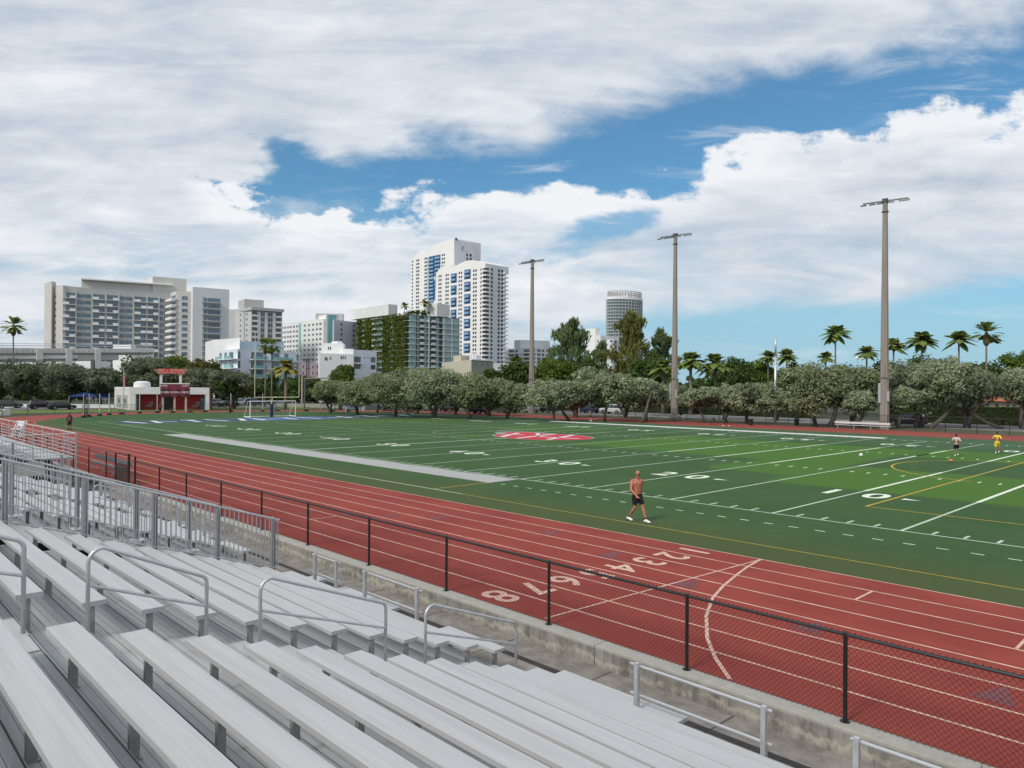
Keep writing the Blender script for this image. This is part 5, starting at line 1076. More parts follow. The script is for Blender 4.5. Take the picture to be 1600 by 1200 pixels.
for i in range(6): x0=.05+.13*i; x1=x0+.13; y0=.06*(i%2); y1=.06*((i+1)%2); z0=-2.6+.25*abs(i-2.5)*-.6; fm_.cur=i%2; fm_.quad((x0,y0,zf-2.2-.1*i),(x1,y1,zf-2.3-.1*i),(x1*.8,y1,zf-.2-.05*i),(x0*.8,y0,zf-.15-.05*i))
part(fm_,'flag',[FR,FWh],t)
BT=mat('blue_tarp',(.012,.04,.15),.7,0,.15,1.); AT=mat('teal_canopy',(.03,.10,.11),.7,0,.1,1.)
for lab,px,D,w_,h_,mt_ in (('blue canopy under the dark trees left of the clubhouse',135,156,6.,2.4,BT),('teal scalloped awning under the dark trees beside the clubhouse',150,161,7.,3.0,AT),('blue canopy nearest the clubhouse side wall',163,157,3.5,2.1,BT)):
    t=thing('canopy',lab,'canopy',XY(px,D),math.atan2(rt2.y,rt2.x)); m=MB(); m.add([(-w_/2,-1.5,h_),(w_/2,-1.5,h_),(w_/2,1.5,h_),(-w_/2,1.5,h_),(0,0,h_+.8)],[(0,1,4),(1,2,4),(2,3,4),(3,0,4)])
    for i in range(8): a_=-w_/2+w_*i/8; m.quad((a_,-1.5,h_),(a_+w_/8,-1.5,h_),(a_+w_/16,-1.5,h_-.35))
    part(m,'roof',mt_,t); m=MB()
    for sx in (-1,1):
        for sy in (-1,1): m.tube([(sx*w_/2*.96,sy*1.4,0),(sx*w_/2*.96,sy*1.4,h_)],.05,5)
    part(m,'legs',GALV,t)
# banner sign and small things by the far fence
t=thing('banner_sign','blue banner board on two posts by the fence, left of the silver trees','sign',XY(554,140),math.atan2(rt2.y,rt2.x)); m=MB(); m.box(-1.25,1.25,-.05,.05,.5,1.9); part(m,'board',mat('banner_blue',(.09,.20,.36),.6,0,.35,2.),t); m=MB(); m.box(1.25,2.,-.06,.06,.2,2.2); part(m,'side_box',CAB,t)
m=MB(); m.box(-.9,-.1,-.07,-.055,.9,1.4); part(m,'panel',mat('banner_red',(.35,.10,.07),.6,0,.3,2.),t)
for i,(px,D,hh,r_,lab) in enumerate(((541,138,3.3,.14,'short pale post just left of the blue banner'),(501,150,3.,.1,'short pale post behind the far fence, right of the goal post'),(562,136,1.5,.1,'low white post just right of the blue banner'),(472,160,7.,.18,'teal grey post at the right edge of the goal post'),(165,200,9.,.09,'thin lamp post above the dark trees left of the flagpole'))):
    t=thing('post',lab,'post',XY(px,D)); m=MB(); m.tube([(0,0,0),(0,0,hh)],r_,8); part(m,'shaft',mat('pale_post',(.42,.36,.32)),t); m=MB(); m.tube([(0,0,hh),(0,0,hh+.06)],r_*1.25,8); part(m,'cap',GALVD,t)
t=thing('street_sign_arm','grey traffic signal mast arm behind the goal post','signal mast',XY(476,158),math.atan2(rt2.y,rt2.x)); m=MB(); m.tube([(0,0,0),(0,0,ZAT(476,591,158))],.15,8); part(m,'pole',GALVD,t); m=MB(); m.tube([(0,0,ZAT(476,592,158)),(5,0,ZAT(476,591,158)+.1)],.12,8); part(m,'arm',GALVD,t)
for px,D,zt_,lab in ((905,128,590,'grey street lamp with round globe between silver trees'),(1340,118,560,'pole with small cameras behind the right floodlight pole')):
    t=thing('street_lamp',lab,'street lamp',XY(px,D)); m=MB(); z_=ZAT(px,zt_,D); m.tube([(0,0,0),(0,0,z_)],[.09,.06],8); part(m,'post',GALV,t); m=MB(); m.tube([(-.7,0,z_),(.7,0,z_)],.05,6); m.box(.5,1.0,-.12,.12,z_-.1,z_+.05); m.ell((-.1,0,z_+.1),(.2,.2,.25),8,6); part(m,'lamp_head',WPAN,t)
# ------------------------------------------------------------------ vegetation
def leafmat(name,c,var=.42,isl=.22,sc=.55): 
    m=mat(name,c,.8,0,var,sc,island=isl,spec=.15); nt=m.node_tree; b=nt.nodes['Principled BSDF']
    if not any(n.type=='BSDF_TRANSLUCENT' for n in nt.nodes):
        t=nt.nodes.new('ShaderNodeBsdfTranslucent'); x=nt.nodes.new('ShaderNodeMixShader'); x.inputs[0].default_value=.38; nt.links.new(b.inputs['Base Color'].links[0].from_socket,t.inputs[0]); nt.links.new(b.outputs[0],x.inputs[1]); nt.links.new(t.outputs[0],x.inputs[2]); nt.links.new(x.outputs[0],nt.nodes['Material Output'].inputs[0])
    return m
SILVA=leafmat('silver_leaf',(.30,.345,.21)); SILVB=leafmat('olive_silver_leaf',(.25,.285,.155)); OLIV=leafmat('olive_leaf',(.12,.115,.03)); DKG=leafmat('dark_green_leaf',(.065,.105,.026)); MDG=leafmat('mid_green_leaf',(.11,.165,.03)); SHG=leafmat('grey_green_shade_leaf',(.165,.19,.12)); CAS=leafmat('casuarina_leaf',(.19,.20,.06)); CASG=leafmat('dark_casuarina_leaf',(.15,.20,.085)); PALMG=leafmat('palm_leaf',(.26,.34,.10)); PALMY=leafmat('yellowing_palm_leaf',(.40,.38,.12)); HEDG=leafmat('hedge_leaf',(.06,.10,.02)); BARK=mat('grey_bark',(.10,.085,.07),.95,0,.3,3.,.6,14); PTR=mat('palm_trunk_bark',(.20,.17,.14),.9,0,.2,2.,.5,8)  # SHG colours the left trees and paints the inner shade of silver crowns
def leafmesh(name,pos,nrm,size,m,parent,aspect=1.6,up=None,kind=None):
    n=len(pos); nrm=nrm/np.linalg.norm(nrm,axis=1)[:,None]
    t=rng.normal(size=(n,3)) if up is None else up+rng.normal(size=(n,3))*.25
    t-=nrm*(t*nrm).sum(1)[:,None]; t/=np.linalg.norm(t,axis=1)[:,None]; b=np.cross(nrm,t)
    s=size[:,None]; a=t*s*aspect*.5; c=b*s*.5
    V=np.stack([pos-a,pos+c*.9+a*.1,pos+a,pos-c*.9+a*.1],1).reshape(-1,3)
    me=bpy.data.meshes.new(name); me.vertices.add(4*n); me.vertices.foreach_set('co',V.astype(np.float32).ravel()); me.loops.add(4*n); me.loops.foreach_set('vertex_index',np.arange(4*n,dtype=np.int32)); me.polygons.add(n); me.polygons.foreach_set('loop_start',np.arange(0,4*n,4,dtype=np.int32)); me.polygons.foreach_set('loop_total',np.full(n,4,dtype=np.int32)); me.update(calc_edges=True); me.materials.append(m)
    o=bpy.data.objects.new(name,me); COL.objects.link(o); o.parent=parent
    if kind: o['kind']=kind
    return o
def blobs(cx,cy,cz,rx,ry,rz,n,r,low=-.35):
    d_=rng.normal(size=(n*3,3)); d_/=np.linalg.norm(d_,axis=1)[:,None]; d_=d_[d_[:,2]>low][:n]; k=rng.uniform(.62,1.,(len(d_),1))
    nl=7; lo_=rng.uniform(-1,1,(nl,3))*np.array([.45,.45,.42]); ls_=rng.uniform(.48,.72,nl); q=rng.integers(0,nl,len(d_))
    lo_[:,2]-=lo_[:,2].max()-.40
    c=(d_*k*ls_[q][:,None]*np.array([1,1,1.05])+lo_[q])*np.array([rx,ry,rz])+np.array([cx,cy,cz]); return c,rng.uniform(.6,1.25,len(c))*r
def fill(c,r,per,flat=.75):
    m=len(c); dd=rng.normal(size=(m*per,3)); dd/=np.linalg.norm(dd,axis=1)[:,None]; rr=np.repeat(r,per); k=rng.uniform(.55,1.05,m*per)
    p_=np.repeat(c,per,0)+dd*(rr*k)[:,None]*np.array([1,1,flat]); return p_,dd
def tree(label,px,D,wpx,top,mt,kind='round',low=None,nb=70,per=95,ls=.30,group=None,ttop=None,cat='tree',name='tree',trunks=None,base=0.):
    loc=XY(px,D); Wd=wpx*D/F/2; zt=ZAT(px,top,D); t=thing(name,label,cat,(loc.x,loc.y,base),0,group)
    z0=low if low is not None else max(1.3,zt*.28); zc=(zt+z0)/2; hz=(zt-z0)/2
    if kind=='round':
        c,r=blobs(0,0,zc,Wd*.86,Wd*.86*.8,hz*.80,nb,min(Wd,hz)*.34,-.95); p_,nn=fill(c,r,per); nn[:,2]+=.5
        k=rng.random(len(p_))<.985; leafmesh('crown',p_[k],nn[k]+rng.normal(size=p_[k].shape)*.5,rng.uniform(.7,1.3,k.sum())*ls,mt,t)
        # inner foliage in darker leaf colours, painting in the crown's inner shade
        ci,ri=blobs(0,0,zc,Wd*.5,Wd*.45,hz*.5,nb//3,min(Wd,hz)*.4,-1); pi_,ni=fill(ci,ri,per//2); leafmesh('inner_shade_foliage',pi_,ni,rng.uniform(.9,1.5,len(pi_))*ls*1.3,SHG if mt in(SILVA,SILVB) else DKG,t)
    elif kind=='feather':                                  # casuarina: upright wisps
        n=int(nb*3.2); h_=rng.uniform(0,1,n)**.85; rad=Wd*np.clip(1-h_**2.2,0.10,1)**.6*(.8+.3*np.sin(h_*17)); an=rng.uniform(0,2*math.pi,n); rr=rad*1.25*rng.uniform(.1,1.,n)**.7
        c=np.stack([np.cos(an)*rr,np.sin(an)*rr*.8,z0+(zt-z0)*h_],1); c[:,0]+=np.sin(c[:,2]*1.3)*Wd*.12; r=rng.uniform(.3,.8,n)*Wd*.20; p_,nn=fill(c,r,per//3,1.5)
        upv=np.stack([p_[:,0]*1.1/Wd,p_[:,1]*1.1/Wd,np.ones(len(p_))],1); leafmesh('crown',p_,rng.normal(size=p_.shape)*np.array([1,1,.3]),rng.uniform(.6,1.3,len(p_))*ls*.5,mt,t,5.,upv)
    m=MB(); ns=trunks or random.choice((1,2,3)); 
    for i in range(ns):
        an=random.uniform(0,6.28); l=Wd*random.uniform(.2,.55) if ns>1 else Wd*.12; x=y=0; pts=[(random.uniform(-.2,.2)*(ns>1),random.uniform(-.2,.2)*(ns>1),-.1)]; n=5
        for q in range(1,n+1): s=q/n; pts.append((math.cos(an)*l*s+random.uniform(-.15,.15),math.sin(an)*l*s+random.uniform(-.15,.15),zc*.95*s**.9))
        r0=.13+zt*.018; m.tube(pts,[r0*(1-.7*q/n) for q in range(n+1)],7)
        for q in range(4):
            a2=random.uniform(0,6.28); b0=Vector(pts[random.choice((2,3,4))]); e=b0+Vector((math.cos(a2)*Wd*.55,math.sin(a2)*Wd*.5,hz*random.uniform(.2,.9))); mid=b0.lerp(e,.5)+Vector((0,0,-.2)); m.tube([b0,mid,e],[r0*.45,r0*.3,r0*.1],5)
    part(m,'trunk',BARK,t,smooth=True); return t
G1='silver-leaved trees along the far fence'
silver=[ # label, px, D, width, top, mat, low
('small rounded silver-green tree just right of the goal post',517,128,52,589,SILVB,1.6),
('silver tree standing between the goal post and the broad dark-trunked silver trees',560,122,72,583,SILVB,1.8),
('broad silver tree in front of the green planted building, left half of the dense clump',618,116,92,571,SILVB,1.9),
('broad silver tree in front of the green planted building, right half of the dense clump',680,112,96,570,SILVA,1.9),
('silver tree below the front white tower',737,110,80,579,SILVB,2.0),
('silver tree immediately left of the left floodlight pole',792,110,70,586,SILVB,1.9),
('low spreading silver tree immediately right of the left floodlight pole',866,104,78,590,SILVA,2.3),
('large rounded silver tree shading the dark blue sedan',945,105,96,574,SILVA,2.6),
('silver tree shading the white pickup, left of the middle floodlight pole',1010,104,80,586,SILVA,2.4),
('slender flat-topped silver tree just right of the middle floodlight pole',1098,103,80,601,SILVA,3.0),
('silver tree above the litter bin, left of the slim steel pole',1168,101,84,593,SILVA,2.8),
('large brown-grey tree with drooping curtain of leaves, left of the right floodlight pole',1275,95,100,562,SILVB,2.3),
('right-hand crown of drooping brown-grey foliage nearest the right floodlight pole on its left',1332,97,80,566,SILVB,3.2),
('small silver tree in front of the hedge, under the brown-grey crown',1341,92,44,606,SILVA,3.1),
('big silver tree immediately right of the right floodlight pole, over the black car',1437,94,104,556,SILVA,2.8),
('tallest silver tree with leaning dark trunk over the far fence on the right',1510,93,118,556,SILVA,2.9),
('silver tree over the orange-roofed bungalow at the right edge',1597,92,96,568,SILVA,3.6),
('thin young silver tree beside the black car',1403,91,36,598,SILVA,2.9)]
for lab,px,D,wp,top,mt_,lo in silver: tree(lab,px,D,wp*1.34,top,mt_,low=max(.5,lo-1.4),nb=150,per=125,ls=.23)
for lab,px,D,wp,top,mt_ in [('silver tree filling the gap behind the first silver trees right of the goal post',590,134,70,580,SILVB),('silver tree behind the middle of the dense clump, below the green planted building',650,128,84,574,SILVB),('silver tree behind the right of the dense clump',712,124,76,577,SILVA),('silver tree behind the one left of the left floodlight pole',764,122,66,585,SILVB),
 ('pale silver tree behind, between the left floodlight pole and the globe lamp',900,118,60,590,SILVA),('silver tree set back between the sedan tree and the pickup tree',978,118,60,588,SILVA),('silver tree right behind the middle floodlight pole',1062,116,60,600,SILVB),('silver tree set back between the flat-topped tree and the bin tree',1132,114,60,598,SILVA),('silver tree set back behind the litter bin and slim pole',1212,112,56,596,SILVB)]: tree(lab,px,D,wp*1.25,top,mt_,low=.6,nb=110,per=110,ls=.26)
# leaning trunks over the fence
def lean_trunk(label,a,b,D,r0):
    A=P(*a,D);B=P(*b,D); t=thing('leaning_tree_trunk',label,'tree trunk',(A.x,A.y,0)); m=MB(); A=A-t.location;B=B-t.location; A.z=0; mid=A.lerp(B,.5)+Vector((0,0,-.25)); m.tube([A,A.lerp(mid,.5)+Vector((0,0,-.05)),mid,B],[r0,r0*.85,r0*.75,r0*.5],8); e=B+(B-mid).normalized()*1.6+Vector((.3,0,.5)); m.tube([mid,mid.lerp(e,.5),e],[r0*.5,r0*.4,r0*.2],6); part(m,'trunk',BARK,t,smooth=True)
lean_trunk('dark leaning trunk rising to the right behind the far fence, right of the black car',(1452,665),(1492,632),92,.33)
lean_trunk('dark bare trunk leaning left over the grass at the right edge of the far fence',(1567,672),(1512,642),92,.26)
lean_trunk('thick dark trunk left of the white bench, under the brown-grey crown',(1297,664),(1308,632),94,.42)
lean_trunk('crooked trunk leaning right behind the white pickup fence line',(1003,652),(1015,622),102,.30)
lean_trunk('thin trunk leaning left between the left floodlight pole and the sedan',(890,648),(868,622),106,.24)
left=[('dark grey-green tree at the left edge in front of the elevated road',-8,168,90,563,SHG,2.2),('dark grey-green tree behind the palm trunk at the left',48,164,84,566,SHG,2.2),('broad dark grey-green tree in front of the elevated road piers',104,160,96,570,SHG,2.6),('dark grey-green tree over the blue canopies',158,158,76,577,SHG,3.2),
('broad grey-green tree rising behind the clubhouse and name sign',240,166,120,563,SHG,2.),('grey-green tree right of the red name sign',310,168,70,575,SHG,2.),('rounded grey-green tree left of the goal post',366,150,86,583,SHG,2.4)]
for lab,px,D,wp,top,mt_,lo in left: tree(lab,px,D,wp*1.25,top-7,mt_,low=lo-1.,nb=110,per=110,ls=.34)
back=[('dark green tree above the clubhouse, in front of the hotel',212,205,90,554,DKG,3,.5),('green tree behind the grey-green trees, in front of the hotel corner',268,210,80,553,MDG,3,.5),('brownish olive tree in front of the hotel wing',330,205,86,560,OLIV,3,.5),
('broad fig tree with dense green crown in front of the small white block',533,150,62,562,MDG,2.5,.42),('dark palm-like thicket behind the left floodlight pole',815,165,70,560,DKG,2,.45),('wide dark green spreading tree right of the left floodlight pole',868,155,110,556,MDG,2.5,.42),('dark green tree below the white stucco building',925,150,60,560,DKG,2,.42),
('dark thicket between the casuarinas and the middle floodlight pole',1010,150,90,548,DKG,2,.42),('dense green tree mass right of the date palms',1150,150,90,556,DKG,2,.42),('olive tree at mid right, left of the slim steel pole',1180,160,70,559,MDG,2,.42),('dark green tree behind the slim steel pole',1240,150,80,566,DKG,2,.42),('dark green tree behind the brown-grey drooping crown',1320,145,80,568,MDG,2,.42),
('dark green thicket behind the right floodlight pole',1390,140,80,560,DKG,2,.42),('dark green tree behind the big silver tree',1455,150,90,549,DKG,2,.42),('dark green tree below the fan palm at right',1530,150,90,554,DKG,2,.42),('rounded dark green tree at the right edge',1592,150,80,543,MDG,2,.42),('small dark tree in front of the cream block',768,150,44,574,DKG,2,.4)]
for lab,px,D,wp,top,mt_,lo,ls in back: tree(lab,px,D,wp,top,mt_,low=lo,nb=80,per=80,ls=ls)
tree('feathery dark casuarina left of the white stucco building',892,172,80,504,CASG,'feather',low=6,nb=75,per=90,ls=.55,name='casuarina_tree',trunks=2)
tree('tall olive casuarina standing in front of the oval tower',984,170,74,490,CAS,'feather',low=5,nb=75,per=90,ls=.55,name='casuarina_tree',trunks=1)
tree('dark pointed casuarina left of the middle floodlight pole',1034,175,58,517,CASG,'feather',low=5,nb=60,per=80,ls=.5,name='casuarina_tree',trunks=1)
tree('thin sparse casuarina between the dark and the olive casuarinas',938,180,50,536,CASG,'feather',low=5,nb=28,per=60,ls=.5,name='casuarina_tree',trunks=1)
# palms
def palm(label,px,D,top,kind='coco',R_=2.6,nf=22,mt_=None,trunk=True,crz=None,group=None,lean=0.,base=0.,name='palm_tree'):
    loc=XY(px,D); zt=ZAT(px,top,D); t=thing(name,label,'palm tree',(loc.x,loc.y,base),0,group); zt-=base; hc=zt-R_*(.50 if kind!='fan' else .85) ; P0=[];Nn=[];U=[];SZ=[]
    for i in range(nf):
        an=2*math.pi*i/nf*2.4+random.uniform(-.2,.2); el=random.uniform(-.5,1.4) if kind!='fan' else random.uniform(-.6,1.5); Lf=R_*random.uniform(.85,1.12)
        dh=Vector((math.cos(an),math.sin(an),0)); pts=[]
        ns=10
        for q in range(ns+1):
            s=q/ns; dr=dh*(Lf*s*math.cos(el)*(1 if kind=='fan' else 1.)); z_=Lf*s*math.sin(el)-(.48 if kind=='coco' else .25 if kind=='fan' else .55)*Lf*s*s*(1.0 if el>0 else .6)
            pts.append(dr+Vector((lean*0,0,hc+z_)))
        for q in range(1,ns+1):
            tg=(pts[q]-pts[q-1]).normalized(); sd=tg.cross(Vector((0,0,1))).normalized(); w_=R_*.26*math.sin(math.pi*min(.97,(q/ns)*.85+.12)); 
            if kind=='fan':
                if q<5: continue
                w_=R_*.30*(q/ns); 
            for s_ in (-1,1):
                for e in range(5):
                    base_=pts[q-1].lerp(pts[q],e/5.); dv=(sd*s_*1.+tg*.55+Vector((0,0,-.35 if kind=='coco' else -.05))).normalized(); ln=w_*random.uniform(.8,1.1)
                    P0.append(base_+dv*ln*.5); Nn.append(dv.cross(tg)); U.append(dv); SZ.append(ln)
    P0=np.array(P0);Nn=np.array(Nn);U=np.array(U);SZ=np.array(SZ)
    n=len(P0); nrm=Nn/np.linalg.norm(Nn,axis=1)[:,None]; b=np.cross(nrm,U); w2=R_*.024+SZ*.04
    V=np.stack([P0-U*SZ[:,None]*.5-b*w2[:,None],P0-U*SZ[:,None]*.5+b*w2[:,None],P0+U*SZ[:,None]*.5+b*w2[:,None]*.3,P0+U*SZ[:,None]*.5-b*w2[:,None]*.3],1).reshape(-1,3)
    me=bpy.data.meshes.new('fronds'); me.from_pydata(V.tolist(),[],[(4*i,4*i+1,4*i+2,4*i+3) for i in range(n)]); me.materials.append(mt_ or PALMG); o=bpy.data.objects.new('fronds',me); COL.objects.link(o); o.parent=t
    m=MB(); r_=.17 if kind!='date' else .3
    m.tube([(lean*-1.*0,0,-.1),(lean*.4,.1,hc*.4),(lean*.2,0,hc*.8),(0,0,hc)],[r_*1.25,r_,r_*.9,r_*.85],8); part(m,'trunk',PTR,t,smooth=True)
    m=MB(); m.ell((0,0,hc-.15),(r_*2,r_*2,R_*.25),8,6)
    if kind=='fan': m.ell((0,0,hc-R_*.5),(R_*.22,R_*.22,R_*.4),8,6)
    part(m,'crown_shaft',mat('dry_fronds',(.09,.075,.035),.9,0,.4,4.),t)
    return t
for a_ in [('tall fan palm at the left edge in front of the elevated road',20,190,494,'fan',3.0),('left one of two fan palms behind the goal post',414,170,527,'fan',2.3),('right one of two fan palms behind the goal post',424,174,528,'fan',2.3),('tall fan palm, rightmost of the palms on the right',1541,132,502,'fan',2.6),
 ('lone tall palm with spread fronds between the steel pole and right floodlight pole',1305,135,507,'coco',3.2),('large full coconut palm right of the right floodlight pole',1440,135,517,'coco',3.4),('coconut palm left of the tall fan palm with drooping fronds',1498,132,517,'coco',3.2),('small coconut palm left of the right floodlight pole',1354,140,540,'coco',2.6),('coconut palm just behind the right floodlight pole',1396,140,528,'coco',2.9),
 ('palm just right of the slim steel pole',1229,150,545,'coco',2.9),('palm immediately left of the slim steel pole',1200,155,548,'coco',2.6),('small palm low between the steel pole and the lone tall palm',1290,150,550,'coco',2.4),('small palm cluster head behind the left floodlight pole',806,170,556,'coco',3.)]: palm(*a_,nf=36 if a_[4]=='coco' else 40)
palm('dark date palm with yellow lower fronds inside the goal post frame',446,150,560,'date',3.6,40,PALMY)
palm('left one of the two date palms right of the middle floodlight pole',1079,135,549,'date',3.9,44); palm('right one of the two date palms right of the middle floodlight pole',1117,137,552,'date',3.9,44); palm('date palm crown half hidden by the middle floodlight pole',1036,139,560,'date',3.6,40)
palm('small palm on the roof garden of the glass block, left of the two',631,398,472,'coco',3.6,20,base=ZAT(631,491,398)); palm('small palm on the roof garden of the glass block, right of the two',663,396,467,'coco',3.8,20,PALMY,base=ZAT(663,491,396))
# roof garden shrubs and climbing plants
def leafbox(name,label,cat,parent,org,u,n_,L_,H_,z0,th,count,ls,mt_,kind=None):
    p_=np.array(org)[None]+np.array(u)[None]*rng.uniform(0,L_,(count,1))+np.array(n_)[None]*rng.uniform(0,th,(count,1)); p_[:,2]=rng.uniform(z0,z0+H_,count)
    nn=np.array(n_)[None]+rng.normal(size=(count,3))*.7; return leafmesh(name,p_,nn,rng.uniform(.6,1.4,count)*ls,mt_,parent,kind=kind)
f=Face(558,428,637,386,h7)
for i in range(2):
    pass
cnt=0
strips=[(562,567,1.),(574,582,1.),(602,611,1.),(617.5,636.8,.9),(611,617.5,.55),(588,602,.22),(567,574,.35),(582,588,.3),(558,562,.3)]
Pn=[];ztop=f.Z(600,496.5)
for a_,b2_,dn in strips:
    u0,u1=f.U(a_),f.U(b2_); n=int((u1-u0)*34*dn*13); uu=rng.uniform(u0-.3,u1+.3,n); zz=rng.uniform(2,ztop+.8,n)
    gap=(np.sin(zz*2*math.pi/3.08+1.)>.55)&(rng.random(n)<(.0 if dn>.95 else .7)); uu=uu[~gap];zz=zz[~gap]; p_=np.array(f.a)[None]+np.array(f.u)[None]*uu[:,None]+np.array(f.n)[None]*rng.uniform(1.1,2.3,(len(uu),1)); p_[:,2]=zz; Pn.append(p_)
Pn=np.concatenate(Pn)-np.array(h7.location)[None]; leafmesh('climbing_plants',Pn,np.array(f.n)[None]+rng.normal(size=Pn.shape)*.7,rng.uniform(.7,1.5,len(Pn))*.62,leafmat('climber_leaf',(.12,.15,.03),.5,.5,.12),h7)
c,r=blobs(0,0,ZAT(640,489,390),9,7,1.6,30,1.3); p_,nn=fill(c,r,40); leafmesh('roof_garden',p_+np.array(XY(645,394)-h7.location)*np.array([1,1,0]),nn,rng.uniform(.6,1.2,len(p_))*.5,DKG,h7)
# hedge
def hedge(label,x0,x1,y0,y1,h_,mt_=HEDG):
    t=thing('hedge',label,'hedge',((x0+x1)/2,(y0+y1)/2,0)); a_=(x1-x0)/2;b2_=(y1-y0)/2; m=MB(); m.box(-a_+.15,a_-.15,-b2_+.15,b2_-.15,0,h_-.15); part(m,'core',mat('hedge_core',(.012,.016,.005),.95,0,.3,2.),t)
    n=int((x1-x0)*260); p_=np.stack([rng.uniform(-a_,a_,n),rng.uniform(-b2_,b2_,n),rng.uniform(0,h_,n)],1); q=rng.random(n)<.6; p_[q,1]=-b2_+rng.uniform(0,.2,q.sum()); p_[~q,2]=h_-rng.uniform(0,.18,(~q).sum()); leafmesh('leaves',p_,rng.normal(size=p_.shape)+np.array([0,-.6,.6]),rng.uniform(.6,1.2,n)*.17,mt_,t)
hedge('clipped green hedge beyond the street behind the right floodlight pole',8.5,40,92.5,94.5,2.5); hedge('dark hedge beyond the street behind the middle floodlight pole',-24,-3,93,95,3.4,DKG); hedge('added dark hedge standing in for tree shade, left of the left floodlight pole',-108,-45,90.5,92.5,4.2,DKG); hedge('added dark hedge standing in for tree shade, left floodlight pole to the pickup',-44,-25,92.5,94.5,3.2,DKG)  # the two leftmost dark hedges are added to darken beneath the trees
# distant greenery that reads as one mass
cs=[];rs_=[]
for px in range(-90,1720,7):
    D=random.uniform(205,260); v=XY(px,D); hh=random.uniform(5.5,8.5) if px<800 else random.uniform(6,9.5)
    for q in range(5): cs.append((v.x+random.uniform(-3,3),v.y+random.uniform(-3,3),random.uniform(.8,hh))); rs_.append(random.uniform(1.2,2.6))
p_,nn=fill(np.array(cs),np.array(rs_),60); o=leafmesh('distant_trees',p_,nn,rng.uniform(.6,1.4,len(p_))*.8,DKG,None,kind='stuff'); tag(o,'distant belt of dark green trees behind the street on the horizon','trees')
# ------------------------------------------------------------------ vehicles
TYRE=mat('tyre_rubber',(.015,.015,.015),.8,0,.2,6.); RIM=mat('alloy_rim',(.35,.35,.36),.3,.8,.05,6.); CGL=mat('car_glass',(.012,.015,.018),.06,0,.1,3.,spec=.9); HL=mat('headlight_lens',(.6,.6,.58),.15,0,.05,3.); TL=mat('tail_light_lens',(.30,.01,.01),.25,0,.05,3.)
def carpaint(nm,c): return mat(nm,c,.28,.25,.04,2.,spec=.7)
CB=carpaint('black_car_paint',(.010,.010,.012)); CBL=carpaint('dark_blue_car_paint',(.018,.028,.05)); CWH=carpaint('white_car_paint',(.66,.66,.66)); CSI=carpaint('silver_car_paint',(.34,.35,.36)); CGR=carpaint('dark_grey_car_paint',(.06,.062,.066))
prof={'suv':dict(L=4.7,W=1.88,low=[(-2.33,.45,.80),(-2.25,.32,1.02),(-1.0,.28,1.08),(1.0,.28,1.06),(2.2,.32,.98),(2.34,.45,.72)],cab=[(-2.2,1.04,-1.95,1.66),(1.0,1.06,.35,1.68)],h=1.72),
 'sedan':dict(L=4.7,W=1.82,low=[(-2.33,.45,.82),(-2.2,.30,.96),(-1.2,.26,.98),(1.1,.26,.95),(2.15,.30,.82),(2.33,.42,.62)],cab=[(-1.85,.96,-1.0,1.40),(1.25,.94,.35,1.43)],h=1.45),
 'pickup':dict(L=5.4,W=1.95,low=[(-2.68,.5,1.08),(-2.6,.42,1.12),(-1.0,.40,1.12),(1.0,.40,1.12),(2.5,.42,1.05),(2.68,.5,.8)],cab=[(-2.55,1.1,-2.4,1.72),(1.25,1.1,.65,1.82)],h=1.8)}
